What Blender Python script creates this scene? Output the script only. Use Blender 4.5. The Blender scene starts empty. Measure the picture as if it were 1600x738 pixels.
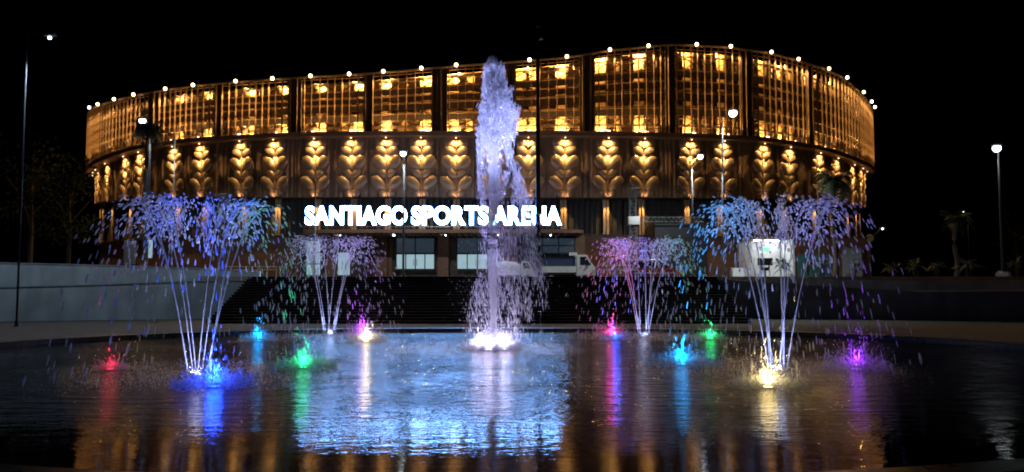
import bpy, math, random
import numpy as np
from mathutils import Vector, Matrix
random.seed(7); rng = np.random.default_rng(7)
S = bpy.context.scene
COL = S.collection
PI = math.pi
R = math.radians

# ------------------------------------------------------------------ camera
EYE = 2.8; F = 1155.0; PITCH = math.atan((435 - 369) / F)
cam_d = bpy.data.cameras.new('camera'); cam = bpy.data.objects.new('camera', cam_d); COL.objects.link(cam)
cam.location = (0, 0, EYE); cam.rotation_euler = (PI / 2 + PITCH, 0, 0)
cam_d.sensor_width = 36; cam_d.lens = 36 * F / 1600; cam_d.clip_start = 0.1; cam_d.clip_end = 3000
S.camera = cam
# ------------------------------------------------------------------ night sky
W = bpy.data.worlds.new('World'); S.world = W; W.use_nodes = True
wn = W.node_tree.nodes; wl = W.node_tree.links
sky = wn.new('ShaderNodeTexSky'); sky.sky_type = 'NISHITA'; sky.sun_disc = False
sky.sun_elevation = R(-6); sky.sun_rotation = R(200)
bg = wn['Background']; bg.inputs['Strength'].default_value = 0.012
wl.new(sky.outputs[0], bg.inputs[0])
S.view_settings.view_transform = 'Standard'; S.view_settings.look = 'None'
S.view_settings.exposure = 0; S.view_settings.gamma = 1; S.view_settings.use_curve_mapping = False
S.cycles.use_denoising = True; S.cycles.use_light_tree = True
S.cycles.filter_width = 1.9; S.cycles.max_bounces = 5; S.cycles.transparent_max_bounces = 12
S.cycles.sample_clamp_indirect = 4; S.cycles.caustics_reflective = False; S.cycles.caustics_refractive = False

# ------------------------------------------------------------------ pixel helpers (photo pixels -> places)
cp, sp = math.cos(PITCH), math.sin(PITCH)
def ray(px, py):
    u = (px - 800) / F; v = (369 - py) / F
    return (u, cp - v * sp, sp + v * cp)
def at(px, py, Y):
    d = ray(px, py); t = Y / d[1]
    return Vector((d[0] * t, Y, EYE + d[2] * t))
def ground(px, py, z=0.0):
    d = ray(px, py); t = (z - EYE) / d[2]
    return Vector((d[0] * t, d[1] * t, z))

# ------------------------------------------------------------------ materials
def mat(name, col, rough=0.6, metal=0.0, noise=0.0, scale=3.0, bump=0.0, emit=None, estr=0.0, spec=0.5):
    m = bpy.data.materials.new(name); m.use_nodes = True
    nt = m.node_tree; b = nt.nodes['Principled BSDF']
    b.inputs['Base Color'].default_value = (*col, 1); b.inputs['Roughness'].default_value = rough
    b.inputs['Metallic'].default_value = metal; b.inputs['Specular IOR Level'].default_value = spec
    if emit:
        b.inputs['Emission Color'].default_value = (*emit, 1); b.inputs['Emission Strength'].default_value = estr
    if noise or bump:
        tc = nt.nodes.new('ShaderNodeTexCoord'); n = nt.nodes.new('ShaderNodeTexNoise')
        n.inputs['Scale'].default_value = scale; n.inputs['Detail'].default_value = 6
        nt.links.new(tc.outputs['Object'], n.inputs['Vector'])
        if noise:
            r = nt.nodes.new('ShaderNodeValToRGB')
            r.color_ramp.elements[0].position = 0.3; r.color_ramp.elements[1].position = 0.7
            r.color_ramp.elements[0].color = (*[c * (1 - noise) for c in col], 1)
            r.color_ramp.elements[1].color = (*[min(1, c * (1 + noise)) for c in col], 1)
            nt.links.new(n.outputs['Fac'], r.inputs['Fac']); nt.links.new(r.outputs[0], b.inputs['Base Color'])
            mr = nt.nodes.new('ShaderNodeMapRange'); mr.inputs['To Min'].default_value = max(0.02, rough - 0.12); mr.inputs['To Max'].default_value = min(1, rough + 0.12)
            nt.links.new(n.outputs['Fac'], mr.inputs['Value']); nt.links.new(mr.outputs[0], b.inputs['Roughness'])
        if bump:
            bp = nt.nodes.new('ShaderNodeBump'); bp.inputs['Strength'].default_value = bump; bp.inputs['Distance'].default_value = 0.02
            nt.links.new(n.outputs['Fac'], bp.inputs['Height']); nt.links.new(bp.outputs[0], b.inputs['Normal'])
    return m
def emis(name, col, strength):
    return mat(name, (0.02, 0.02, 0.02), 0.4, emit=col, estr=strength)

M = {}
M['bronze'] = mat('bronze_fin', (0.42, 0.27, 0.15), 0.42, 0.35, 0.18, 2.0)
M['fin'] = mat('brown_fin', (0.15, 0.088, 0.045), 0.5, 0.3, 0.2, 2.0)
M['bronze_leaf'] = mat('bronze_leaf', (0.56, 0.39, 0.22), 0.42, 0.25, 0.14, 1.5)
M['bronze_clad'] = mat('bronze_cladding', (0.44, 0.28, 0.16), 0.5, 0.3, 0.2, 1.2)
M['bronze_dark'] = mat('bronze_dark', (0.055, 0.036, 0.024), 0.5, 0.2, 0.2, 2.0)
M['back_gold'] = mat('gold_back_wall', (0.44, 0.26, 0.10), 0.6, 0.0, 0.25, 0.8)
M['band_dark'] = mat('dark_band', (0.028, 0.018, 0.012), 0.7, 0.0, 0.3, 1.0)
M['brown_wall'] = mat('brown_wall', (0.20, 0.105, 0.065), 0.75, 0, 0.15, 1.5, 0.1)
M['dark_metal'] = mat('dark_metal', (0.03, 0.03, 0.035), 0.45, 0.5, 0.2, 4)
M['louvre'] = mat('louvre', (0.03, 0.024, 0.02), 0.6, 0.0, 0.2, 3)
M['lamp_pole'] = mat('darkened_lamp_pole', (0.09, 0.095, 0.1), 0.6, 0.2, 0.2, 3)  # colour darkened so the poles look dimmer under their own lamps
M['black'] = mat('black_paint', (0.012, 0.012, 0.014), 0.5)
M['pole'] = mat('galvanised_pole', (0.22, 0.23, 0.24), 0.45, 0.4, 0.15, 3)
def stained(name, col):
    m = mat(name, col, 0.75, 0, 0.22, 0.5, 0.15); nt = m.node_tree; b = nt.nodes['Principled BSDF']; src = b.inputs['Base Color'].links[0].from_socket
    tc = nt.nodes.new('ShaderNodeTexCoord'); mp = nt.nodes.new('ShaderNodeMapping'); mp.inputs['Scale'].default_value = (0.9, 0.9, 0.2)
    n = nt.nodes.new('ShaderNodeTexNoise'); n.inputs['Scale'].default_value = 1.0; n.inputs['Detail'].default_value = 5
    r = nt.nodes.new('ShaderNodeMapRange'); r.inputs['From Min'].default_value = .35; r.inputs['From Max'].default_value = .62; r.inputs['To Min'].default_value = .72; r.inputs['To Max'].default_value = 1.05
    mx = nt.nodes.new('ShaderNodeMix'); mx.data_type = 'RGBA'; mx.blend_type = 'MULTIPLY'; mx.inputs['Factor'].default_value = 1
    L = nt.links.new; L(tc.outputs['Object'], mp.inputs[0]); L(mp.outputs[0], n.inputs['Vector']); L(n.outputs['Fac'], r.inputs['Value']); L(src, mx.inputs['A']); L(r.outputs[0], mx.inputs['B']); L(mx.outputs['Result'], b.inputs['Base Color'])
    return m
M['wall_white'] = stained('painted_wall', (0.50, 0.54, 0.56))
M['wall_grey'] = stained('grey_wall', (0.42, 0.43, 0.46))
M['step'] = mat('dark_granite_step', (0.016, 0.017, 0.021), 0.85, 0, 0.3, 3.0, 0.1, spec=0.15)
M['coping'] = mat('black_granite', (0.018, 0.018, 0.02), 0.3, 0, 0.3, 5.0, 0.05)
M['tree_leaf'] = mat('dark_tree_leaf', (0.026, 0.036, 0.02), 0.8, 0, 0.3, 4, spec=0.1)
M['paving'] = mat('grey_paving', (0.055, 0.057, 0.056), 0.95, 0, 0.3, 0.9, 0.15)
M['plaza'] = mat('plaza_paving', (0.30, 0.26, 0.21), 0.7, 0, 0.2, 0.8, 0.1)
M['asphalt'] = mat('asphalt', (0.05, 0.05, 0.052), 0.8, 0, 0.25, 2.0, 0.2)
M['earth'] = mat('dark_earth', (0.03, 0.03, 0.025), 0.9, 0, 0.3, 0.5)
M['white_paint'] = mat('white_car_paint', (0.72, 0.73, 0.72), 0.3, 0, 0.06, 3)
M['maroon'] = mat('maroon_paint', (0.13, 0.018, 0.018), 0.28, 0, 0.08, 3)
M['glass_dark'] = mat('dark_glass', (0.01, 0.013, 0.016), 0.06)
M['tyre'] = mat('rubber', (0.012, 0.012, 0.012), 0.85)
M['steel'] = mat('steel', (0.5, 0.5, 0.5), 0.3, 0.9)
M['teal'] = mat('teal_panel', (0.05, 0.16, 0.16), 0.5, 0, 0.15, 2)
M['tan'] = mat('tan_rail', (0.35, 0.24, 0.14), 0.6)
M['leaf'] = mat('palm_leaf', (0.045, 0.07, 0.03), 0.55, 0, 0.35, 4)
M['bark'] = mat('palm_bark', (0.08, 0.062, 0.045), 0.9, 0, 0.3, 6, 0.4)
M['tarp'] = mat('canvas_tarp', (0.48, 0.5, 0.52), 0.8, 0, 0.2, 2, 0.3)
M['navy'] = mat('navy_canvas', (0.03, 0.05, 0.13), 0.7, 0, 0.2, 3)
M['glow_warm'] = emis('warm_lens', (1.0, 0.66, 0.36), 9)
M['glow_white'] = emis('white_lens', (0.9, 0.97, 1.0), 30)
M['sign'] = emis('sign_face', (0.19, 0.44, 1.0), 42)
M['sign_side'] = emis('sign_side', (0.45, 0.60, 1.0), 4.0)
M['room_lit'] = emis('lit_room', (0.50, 0.74, 0.84), 0.6)
M['room_dim'] = emis('dim_room', (0.20, 0.33, 0.48), 0.09)
M['white_wall'] = mat('white_interior', (0.78, 0.79, 0.78), 0.7)

def water_mat():
    m = bpy.data.materials.new('pool_water'); m.use_nodes = True
    nt = m.node_tree; b = nt.nodes['Principled BSDF']; N = nt.nodes.new; L = nt.links.new
    b.inputs['Base Color'].default_value = (0.016, 0.019, 0.024, 1)
    b.inputs['Roughness'].default_value = 0.05; b.inputs['IOR'].default_value = 1.33
    tc = N('ShaderNodeTexCoord')
    def noise(sx, sy, detail, rough=0.55):
        mp = N('ShaderNodeMapping'); mp.inputs['Scale'].default_value = (sx, sy, 1)
        n = N('ShaderNodeTexNoise'); n.inputs['Scale'].default_value = 1; n.inputs['Detail'].default_value = detail; n.inputs['Roughness'].default_value = rough
        L(tc.outputs['Object'], mp.inputs['Vector']); L(mp.outputs[0], n.inputs['Vector']); return n.outputs['Fac']
    def mth(op, a, bb, c=None):
        k = N('ShaderNodeMath'); k.operation = op
        for i, v in enumerate((a, bb, c)):
            if v is None: continue
            if isinstance(v, (int, float)): k.inputs[i].default_value = v
            else: L(v, k.inputs[i])
        return k.outputs[0]
    sep = N('ShaderNodeSeparateXYZ'); L(tc.outputs['Object'], sep.inputs[0])
    # calmer towards the near rim, livelier where the jets fall
    mr = N('ShaderNodeMapRange'); mr.inputs['From Min'].default_value = 11.5; mr.inputs['From Max'].default_value = 19
    mr.inputs['To Min'].default_value = 0.12; mr.inputs['To Max'].default_value = 1.25; L(sep.outputs['Y'], mr.inputs['Value'])
    patch = noise(0.25, 0.4, 2)
    pm = N('ShaderNodeMapRange'); pm.inputs['From Min'].default_value = 0.3; pm.inputs['From Max'].default_value = 0.7
    pm.inputs['To Min'].default_value = 0.55; pm.inputs['To Max'].default_value = 1.3; L(patch, pm.inputs['Value'])
    amp = mth('MULTIPLY', mr.outputs[0], pm.outputs[0])
    h = mth('MULTIPLY', noise(1.1, 3.4, 3), 0.030)
    h = mth('ADD', h, mth('MULTIPLY', noise(5, 11, 3), 0.013))
    # rings round each nozzle
    for (cx, cy) in RING_CENTRES:
        dx = mth('SUBTRACT', sep.outputs['X'], cx); dy = mth('SUBTRACT', sep.outputs['Y'], cy)
        r = mth('SQRT', mth('ADD', mth('MULTIPLY', dx, dx), mth('MULTIPLY', dy, dy)), 0)
        s = mth('SINE', mth('MULTIPLY', r, 9.0), 0)
        fall = mth('DIVIDE', 0.005, mth('ADD', 1.0, mth('MULTIPLY', mth('MULTIPLY', r, r), 0.06)))
        h = mth('ADD', h, mth('MULTIPLY', s, fall))
    boost = 1.0
    for (cx, cy) in RING_CENTRES:
        dx = mth('SUBTRACT', sep.outputs['X'], cx); dy = mth('SUBTRACT', sep.outputs['Y'], cy)
        r2 = mth('ADD', mth('MULTIPLY', dx, dx), mth('MULTIPLY', dy, dy))
        boost = mth('ADD', boost, mth('DIVIDE', 1.3, mth('ADD', 1.0, mth('MULTIPLY', r2, 0.12))))
    h = mth('MULTIPLY', mth('MULTIPLY', h, amp), boost)
    bp = N('ShaderNodeBump'); bp.inputs['Strength'].default_value = 1; bp.inputs['Distance'].default_value = 1
    L(h, bp.inputs['Height']); L(bp.outputs[0], b.inputs['Normal'])
    foam_halo = 0.0
    for i, (cx, cy) in enumerate(RING_CENTRES):
        dx = mth('SUBTRACT', sep.outputs['X'], cx); dy = mth('SUBTRACT', sep.outputs['Y'], cy)
        r = mth('SQRT', mth('ADD', mth('MULTIPLY', dx, dx), mth('MULTIPLY', dy, dy)), 0)
        k = N('ShaderNodeMapRange'); k.interpolation_type = 'SMOOTHSTEP'; k.inputs['From Min'].default_value = 5.6 if i else 6.2; k.inputs['From Max'].default_value = 1.4
        k.inputs['To Min'].default_value = 0; k.inputs['To Max'].default_value = 1; L(r, k.inputs['Value'])
        foam_halo = mth('MAXIMUM', foam_halo, k.outputs[0])
    for (cx, cy) in LAMP_SPOTS:  # paler water round each lamp, painted in to show its halo
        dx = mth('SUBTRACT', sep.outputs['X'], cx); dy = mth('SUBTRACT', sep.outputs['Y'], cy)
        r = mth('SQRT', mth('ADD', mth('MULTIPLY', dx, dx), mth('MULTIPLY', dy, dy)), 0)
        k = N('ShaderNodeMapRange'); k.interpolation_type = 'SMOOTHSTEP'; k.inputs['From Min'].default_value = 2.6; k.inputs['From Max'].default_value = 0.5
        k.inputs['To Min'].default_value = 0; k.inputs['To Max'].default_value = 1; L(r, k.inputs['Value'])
        foam_halo = mth('MAXIMUM', foam_halo, k.outputs[0])
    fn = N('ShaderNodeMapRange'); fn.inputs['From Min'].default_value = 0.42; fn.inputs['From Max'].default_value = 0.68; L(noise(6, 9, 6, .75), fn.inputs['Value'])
    ff = mth('MULTIPLY', foam_halo, fn.outputs[0])
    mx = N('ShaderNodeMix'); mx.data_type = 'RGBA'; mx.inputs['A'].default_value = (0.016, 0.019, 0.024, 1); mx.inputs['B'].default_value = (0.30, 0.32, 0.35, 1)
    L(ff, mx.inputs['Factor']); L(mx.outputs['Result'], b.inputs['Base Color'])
    L(mth('ADD', mth('MULTIPLY', foam_halo, 0.2), 0.045), b.inputs['Roughness'])
    return m

def spray_mat(name, dens=0.75):
    m = bpy.data.materials.new(name); m.use_nodes = True
    nt = m.node_tree; nt.nodes.clear(); N = nt.nodes.new; L = nt.links.new
    out = N('ShaderNodeOutputMaterial'); d = N('ShaderNodeBsdfDiffuse'); t = N('ShaderNodeBsdfTranslucent'); g = N('ShaderNodeBsdfGlossy'); tr = N('ShaderNodeBsdfTransparent')
    d.inputs[0].default_value = (0.85, 0.88, 0.92, 1); t.inputs[0].default_value = (0.85, 0.88, 0.92, 1); g.inputs['Roughness'].default_value = 0.15
    a = N('ShaderNodeMixShader'); a.inputs[0].default_value = 0.6; L(d.outputs[0], a.inputs[1]); L(t.outputs[0], a.inputs[2])
    b = N('ShaderNodeMixShader'); b.inputs[0].default_value = 0.12; L(a.outputs[0], b.inputs[1]); L(g.outputs[0], b.inputs[2])
    c = N('ShaderNodeMixShader'); c.inputs[0].default_value = dens; L(tr.outputs[0], c.inputs[1]); L(b.outputs[0], c.inputs[2])
    L(c.outputs[0], out.inputs[0]); return m

# ------------------------------------------------------------------ mesh helpers
class MB:
    def __init__(s): s.v = []; s.f = []
    def add(s, vs, fs):
        o = len(s.v); s.v += [tuple(v) for v in vs]; s.f += [tuple(i + o for i in f) for f in fs]; return s
    def box(s, c, d, rz=0.0, rx=0.0):
        M3 = Matrix.Rotation(rz, 3, 'Z') @ Matrix.Rotation(rx, 3, 'X'); c = Vector(c); h = [k / 2 for k in d]
        vs = [c + M3 @ Vector((x * h[0], y * h[1], z * h[2])) for x in (-1, 1) for y in (-1, 1) for z in (-1, 1)]
        return s.add(vs, [(0, 1, 3, 2), (4, 6, 7, 5), (0, 4, 5, 1), (2, 3, 7, 6), (0, 2, 6, 4), (1, 5, 7, 3)])
    def bar(s, a, b, r, n=8, r2=None):
        return s.tube([a, b], [r, r2 if r2 is not None else r], n)
    def tube(s, pts, rad, n=8, caps=True):
        pts = [Vector(p) for p in pts]; vs = []; fs = []
        if isinstance(rad, (int, float)): rad = [rad] * len(pts)
        for i, p in enumerate(pts):
            d = (pts[min(i + 1, len(pts) - 1)] - pts[max(i - 1, 0)]).normalized()
            u = d.cross(Vector((0, 0, 1)))
            if u.length < 0.05: u = d.cross(Vector((1, 0, 0)))
            u.normalize(); w = u.cross(d)
            for k in range(n):
                a = 2 * PI * k / n; vs.append(p + (u * math.cos(a) + w * math.sin(a)) * rad[i])
        for i in range(len(pts) - 1):
            for k in range(n):
                k2 = (k + 1) % n; fs.append((i * n + k, i * n + k2, (i + 1) * n + k2, (i + 1) * n + k))
        if caps:
            fs.append(tuple(range(n - 1, -1, -1))); fs.append(tuple((len(pts) - 1) * n + k for k in range(n)))
        return s.add(vs, fs)
    def lathe(s, prof, c=(0, 0, 0), n=16):
        c = Vector(c); vs = []; fs = []
        for (r, z) in prof:
            for k in range(n):
                a = 2 * PI * k / n; vs.append(c + Vector((r * math.cos(a), r * math.sin(a), z)))
        for i in range(len(prof) - 1):
            for k in range(n):
                k2 = (k + 1) % n; fs.append((i * n + k, i * n + k2, (i + 1) * n + k2, (i + 1) * n + k))
        fs.append(tuple(range(n - 1, -1, -1))); fs.append(tuple((len(prof) - 1) * n + k for k in range(n)))
        return s.add(vs, fs)
    def prism(s, prof, y0, y1, inset=0.0):
        """profile in xz extruded along y"""
        n = len(prof); cx = sum(p[0] for p in prof) / n; cz = sum(p[1] for p in prof) / n
        vs = [(x, y0, z) for x, z in prof] + [(x, y1, z) for x, z in prof]
        fs = [tuple(range(n)), tuple(range(2 * n - 1, n - 1, -1))] + [(i, i + n, (i + 1) % n + n, (i + 1) % n) for i in range(n)]
        return s.add(vs, fs)
    def mesh(s, name, m, smooth=False):
        me = bpy.data.meshes.new(name); me.from_pydata(s.v, [], s.f); me.materials.append(m)
        me.update()
        if smooth: me.polygons.foreach_set('use_smooth', [True] * len(me.polygons))
        return me
    def build(s, name, m, parent=None, smooth=False):
        return link(name, s.mesh(name, m, smooth), parent)
def link(name, me, parent=None, loc=None, rz=None):
    o = bpy.data.objects.new(name, me); COL.objects.link(o)
    if parent: o.parent = parent
    if loc is not None: o.location = loc
    if rz is not None: o.rotation_euler = (0, 0, rz)
    return o
def tag(o, label, cat, group=None, kind=None):
    o['label'] = label; o['category'] = cat
    if group: o['group'] = group
    if kind: o['kind'] = kind
    return o
def thing(name, loc, label, cat, group=None, rz=0):
    o = bpy.data.objects.new(name, None); COL.objects.link(o); o.location = loc; o.rotation_euler = (0, 0, rz)
    o.empty_display_size = 0.3
    return tag(o, label, cat, group)
def struct(o): o['kind'] = 'structure'; return o
def light(kind, loc, color, power, parent=None, aim=None, size=0.05, cone=None, blend=0.6, spread=None):
    d = bpy.data.lights.new('lamp_light', kind); d.color = color; d.energy = power
    if kind == 'AREA':
        d.shape = 'DISK'; d.size = size
        if spread: d.spread = spread
    else: d.shadow_soft_size = size
    if kind == 'SPOT': d.spot_size = cone or R(100); d.spot_blend = blend
    o = bpy.data.objects.new('lamp_light', d); COL.objects.link(o)
    if parent: o.parent = parent
    o.location = loc
    if aim is not None:
        o.rotation_euler = Vector(aim).to_track_quat('-Z', 'Y').to_euler()
    return o

OCT_V = np.array([(1, 0, 0), (-1, 0, 0), (0, 1, 0), (0, -1, 0), (0, 0, 1.0), (0, 0, -1)])
OCT_F = np.array([(0, 2, 4), (2, 1, 4), (1, 3, 4), (3, 0, 4), (2, 0, 5), (1, 2, 5), (3, 1, 5), (0, 3, 5)])
_p = (1 + 5 ** .5) / 2
ICO_V = np.array([(-1, _p, 0), (1, _p, 0), (-1, -_p, 0), (1, -_p, 0), (0, -1, _p), (0, 1, _p), (0, -1, -_p), (0, 1, -_p), (_p, 0, -1), (_p, 0, 1), (-_p, 0, -1), (-_p, 0, 1)]) / math.sqrt(1 + _p * _p)
ICO_F = np.array([(0, 11, 5), (0, 5, 1), (0, 1, 7), (0, 7, 10), (0, 10, 11), (1, 5, 9), (5, 11, 4), (11, 10, 2), (10, 7, 6), (7, 1, 8), (3, 9, 4), (3, 4, 2), (3, 2, 6), (3, 6, 8), (3, 8, 9), (4, 9, 5), (2, 4, 11), (6, 2, 10), (8, 6, 7), (9, 8, 1)])
def drops(name, pos, dirs, length, rad, m, parent=None, ico=False):
    BV, BF = (ICO_V, ICO_F) if ico else (OCT_V, OCT_F)
    pos = np.asarray(pos, float); n = len(pos); dirs = np.asarray(dirs, float)
    dirs = dirs / np.maximum(np.linalg.norm(dirs, axis=1, keepdims=True), 1e-6)
    ref = np.where(np.abs(dirs[:, 2:3]) > 0.9, np.array([[1.0, 0, 0]]), np.array([[0, 0, 1.0]]))
    u = np.cross(dirs, ref); u /= np.linalg.norm(u, axis=1, keepdims=True); w = np.cross(dirs, u)
    L = np.broadcast_to(np.asarray(length, float), (n,)); r = np.broadcast_to(np.asarray(rad, float), (n,))
    jit = rng.uniform(0.75, 1.3, (n, len(BV), 1))
    V = (u[:, None, :] * BV[None, :, 0:1] * r[:, None, None] + w[:, None, :] * BV[None, :, 1:2] * r[:, None, None]) * jit + dirs[:, None, :] * BV[None, :, 2:3] * (L / 2)[:, None, None]
    V += pos[:, None, :]
    Fc = (BF[None] + (np.arange(n) * len(BV))[:, None, None]).reshape(-1, 3)
    me = bpy.data.meshes.new(name); me.vertices.add(n * len(BV)); me.vertices.foreach_set('co', V.reshape(-1))
    nf = len(Fc); me.loops.add(nf * 3); me.loops.foreach_set('vertex_index', Fc.reshape(-1).astype(np.int32))
    me.polygons.add(nf); me.polygons.foreach_set('loop_start', np.arange(0, nf * 3, 3, dtype=np.int32))
    me.polygons.foreach_set('use_smooth', np.ones(nf, dtype=bool)); me.materials.append(m); me.update(calc_edges=True)
    o = link(name, me, parent); o['kind'] = 'stuff'; return o

# ------------------------------------------------------------------ ground, pool, plaza
ground_me = MB().add([(-900, -60, -0.4), (900, -60, -0.4), (900, 1500, -0.4), (-900, 1500, -0.4)], [(0, 1, 2, 3)])
struct(ground_me.build('ground', M['earth']))
JET = ground(770, 545)
TREES = [ground(310, 585), ground(1216, 577), ground(515, 522), ground(1006, 525)]
RING_CENTRES = [(JET.x, JET.y)] + [(t.x, t.y) for t in TREES]
LAMP_SPOTS = [tuple(ground(a, b)[:2]) for a, b in ((173, 578), (335, 605), (403, 533), (474, 575), (572, 534), (958, 528), (1065, 570), (1110, 530), (1200, 606), (1338, 578))]
M['water'] = water_mat()
PC = (-0.5, 24.3); PA, PB = 21.3, 14.5
def pool_pt(a, off=0.0, z=0.0):
    c, s_ = math.cos(a), math.sin(a)
    PE = 2.4 if s_ > 0 else 1.95
    x = (PA + off) * math.copysign(abs(c) ** (2 / PE), c); y = (PB + off) * math.copysign(abs(s_) ** (2 / PE), s_)
    return (PC[0] + x, PC[1] + y, z)
NA = 128; AN = [2 * PI * k / NA for k in range(NA)]
pw = MB(); pw.add([pool_pt(a, 0.05, 0.0) for a in AN], [tuple(range(NA))]); struct(pw.build('pool_water', M['water']))
def ring(profile, m, name):
    mb = MB(); vs = []; fs = []; n = len(profile)
    for a in AN: vs += [pool_pt(a, o, z) for (o, z) in profile]
    for k in range(NA):
        k2 = (k + 1) % NA
        for j in range(n):
            j2 = (j + 1) % n; fs.append((k * n + j, k2 * n + j, k2 * n + j2, k * n + j2))
    return mb.add(vs, fs).build(name, m)
struct(ring([(0, -0.3), (0, 0.17), (0.02, 0.19), (0.55, 0.19), (0.57, 0.17), (0.57, -0.3)], M['coping'], 'pool_coping'))
# paving round the pool
mb = MB(); vs = []; fs = []
for a in AN:
    p = pool_pt(a, 0.5, 0.1); c, s_ = math.cos(a), math.sin(a); k = max(abs(c), abs(s_))
    vs.append(p); vs.append((75 * c / k, 22 + 29.0 * s_ / k, 0.1))
for k in range(NA):
    k2 = (k + 1) % NA; fs.append((2 * k, 2 * k + 1, 2 * k2 + 1, 2 * k2))
struct(mb.add(vs, fs).build('paving', M['paving']))

PLZ = 2.92; RDZ = 2.5; YTOP = 50.0; YBOT = 44.2; XL, XR = -18.2, 14.2
# terrace behind: slab with lower road
mb = MB(); mb.box((0, 53.4, (PLZ - 0.4) / 2), (150, 5.0, PLZ + 0.4)); struct(mb.build('plaza', M['plaza']))
mb = MB(); mb.box((0, 55.9 + 200, (RDZ - 0.4) / 2), (700, 400, RDZ + 0.4)); struct(mb.build('service_road', M['asphalt']))
# staircase
NS = 17
st = thing('staircase', ((XL + XR) / 2, YBOT, 0.1), 'wide dark granite staircase rising from the pool to the arena forecourt', 'stairs')
for i in range(NS):
    dy = (50.9 - YBOT) / NS; hz = (PLZ - 0.012 - 0.1) / NS
    y0 = i * dy; d = 50.88 - YBOT - y0
    w = XR - XL - 0.03 * i
    b = MB(); b.box((0, y0 + d / 2, hz * (i + 0.5)), (w, d, hz - 0.012)); b.box((0, y0 - 0.012, hz * (i + 1) - 0.03), (w + 0.02, 0.05, 0.04))
    b.build('step', M['step'], st)

def wall_run(name, pts, thick, m, label, cap=0.06):
    """pts: (x, y, z0, z1) along the face"""
    t = thing(name, (pts[0][0], pts[0][1], 0), label, 'wall'); o = Vector(t.location)
    for part, mm, z_of, ov in (('wall_body', m, lambda p: (p[2], p[3] - cap), 0.0), ('wall_cap', M['wall_grey'], lambda p: (p[3] - cap + 0.003, p[3]), 0.04)):
        mb = MB(); vs = []; fs = []
        for p in pts:
            a, c = z_of(p); vs += [(p[0] - o.x, p[1] - o.y - ov, a), (p[0] - o.x, p[1] - o.y + thick + ov, a), (p[0] - o.x, p[1] - o.y + thick + ov, c), (p[0] - o.x, p[1] - o.y - ov, c)]
        n = len(pts)
        for k in range(n - 1):
            for j in range(4):
                j2 = (j + 1) % 4; fs.append((4 * k + j, 4 * k + 4 + j, 4 * k + 4 + j2, 4 * k + j2))
        fs += [(0, 1, 2, 3), (4 * n - 1, 4 * n - 2, 4 * n - 3, 4 * n - 4)]
        mb.add(vs, fs).build(part, mm, t)
    return t
def zpx(px, py, Y): return at(px, py, Y).z
wall_run('retaining_wall', [(-46, 45.0, 0, 2.15), (-33, 46.3, 0, zpx(0, 449, 46.3)), (-26.5, 48.0, 0, 2.42), (-21.5, 49.4, 0, zpx(290, 439, 49.4)), (-17.9, 50.3, 0, 2.68)], 0.3, M['wall_white'], 'lower tier of pale painted wall left of the dark stairs')
wall_run('parapet_wall', [(-46, 46.4, 0.05, 3.95), (-33, 47.7, 0.05, zpx(5, 410, 47.7)), (-26.5, 49.4, 0.05, 3.68), (-21.5, 50.9, 0.05, zpx(285, 419, 50.9)), (-17.6, 51.6, 0.05, 3.3)], 0.28, M['wall_white'], 'upper tier of pale painted wall behind the lower wall on the left')
wall_run('retaining_wall', [(13.9, 50.3, 0, 2.72), (18, 49.6, 0, 2.45), (26, 48.0, 0, zpx(1425, 455, 48)), (34, 46.3, 0, 2.05), (46, 44.8, 0, 2.0)], 0.3, M['wall_grey'], 'lower tier of grey wall right of the dark stairs')
wall_run('parapet_wall', [(13.6, 51.6, 0.05, 2.95), (18, 50.9, 0.05, zpx(1200, 434, 50.9)), (26, 49.4, 0.05, zpx(1400, 439, 49.4)), (34, 47.7, 0.05, 2.66), (46, 46.2, 0.05, 2.62)], 0.28, M['wall_grey'], 'upper tier of grey planter wall behind the lower wall on the right')

# ------------------------------------------------------------------ the arena
CX, CY, EA, EB = -4.0, 102.0, 52.0, 32.0
def ell(phi, ins=0.0): return (CX + (EA - ins) * math.sin(phi), CY - (EB - ins) * math.cos(phi))
def nrm(phi, ins=0.0):
    v = Vector((math.sin(phi) / (EA - ins), -math.cos(phi) / (EB - ins), 0)); return v.normalized()
def phi_of(px, py, ins=0.0):
    d = ray(px, py); a, b = EA - ins, EB - ins
    A = (d[0] / a) ** 2 + (d[1] / b) ** 2; B = -2 * (d[0] * CX / a ** 2 + d[1] * CY / b ** 2); C = (CX / a) ** 2 + (CY / b) ** 2 - 1
    D = max(0, B * B - 4 * A * C); t = (-B - math.sqrt(D)) / (2 * A)
    x, y = d[0] * t, d[1] * t
    return math.atan2((x - CX) / a, -(y - CY) / b), y
def zprof(pts, ins=0.0):
    tab = []
    for px, py in pts:
        ph, y = phi_of(px, py, ins); tab.append((ph, at(px, py, y).z))
    tab.sort(); xs = [a for a, _ in tab]; zs = [b for _, b in tab]
    return lambda p: float(np.interp(p, xs, zs))
INS_L = 1.3
TOPPX = [(136, 177), (158, 164), (183, 156), (213, 149), (262, 140), (305, 134), (371, 128), (428, 124), (487, 120), (547, 117), (600, 113), (659, 108), (713, 103), (770, 99), (827, 95), (885, 90), (952, 79), (1012, 73), (1050, 69), (1087, 71), (1140, 74), (1203, 83), (1245, 94), (1292, 109), (1320, 123), (1345, 146), (1360, 166)]
ZT = zprof(TOPPX)
ZB = zprof([(136, 263), (170, 243), (215, 229), (300, 218), (420, 211), (740, 208), (1000, 209), (1200, 217), (1290, 232), (1345, 252), (1364, 262)])
ZL = zprof([(148, 317), (200, 313), (300, 309), (490, 309), (800, 310), (1000, 309), (1200, 312), (1290, 318), (1352, 325)], INS_L)
ZW = lambda p: 7.0
P0, P1 = R(-100), R(100)
arc_tab = []; acc = 0; prev = ell(P0); NARC = 2000
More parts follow.
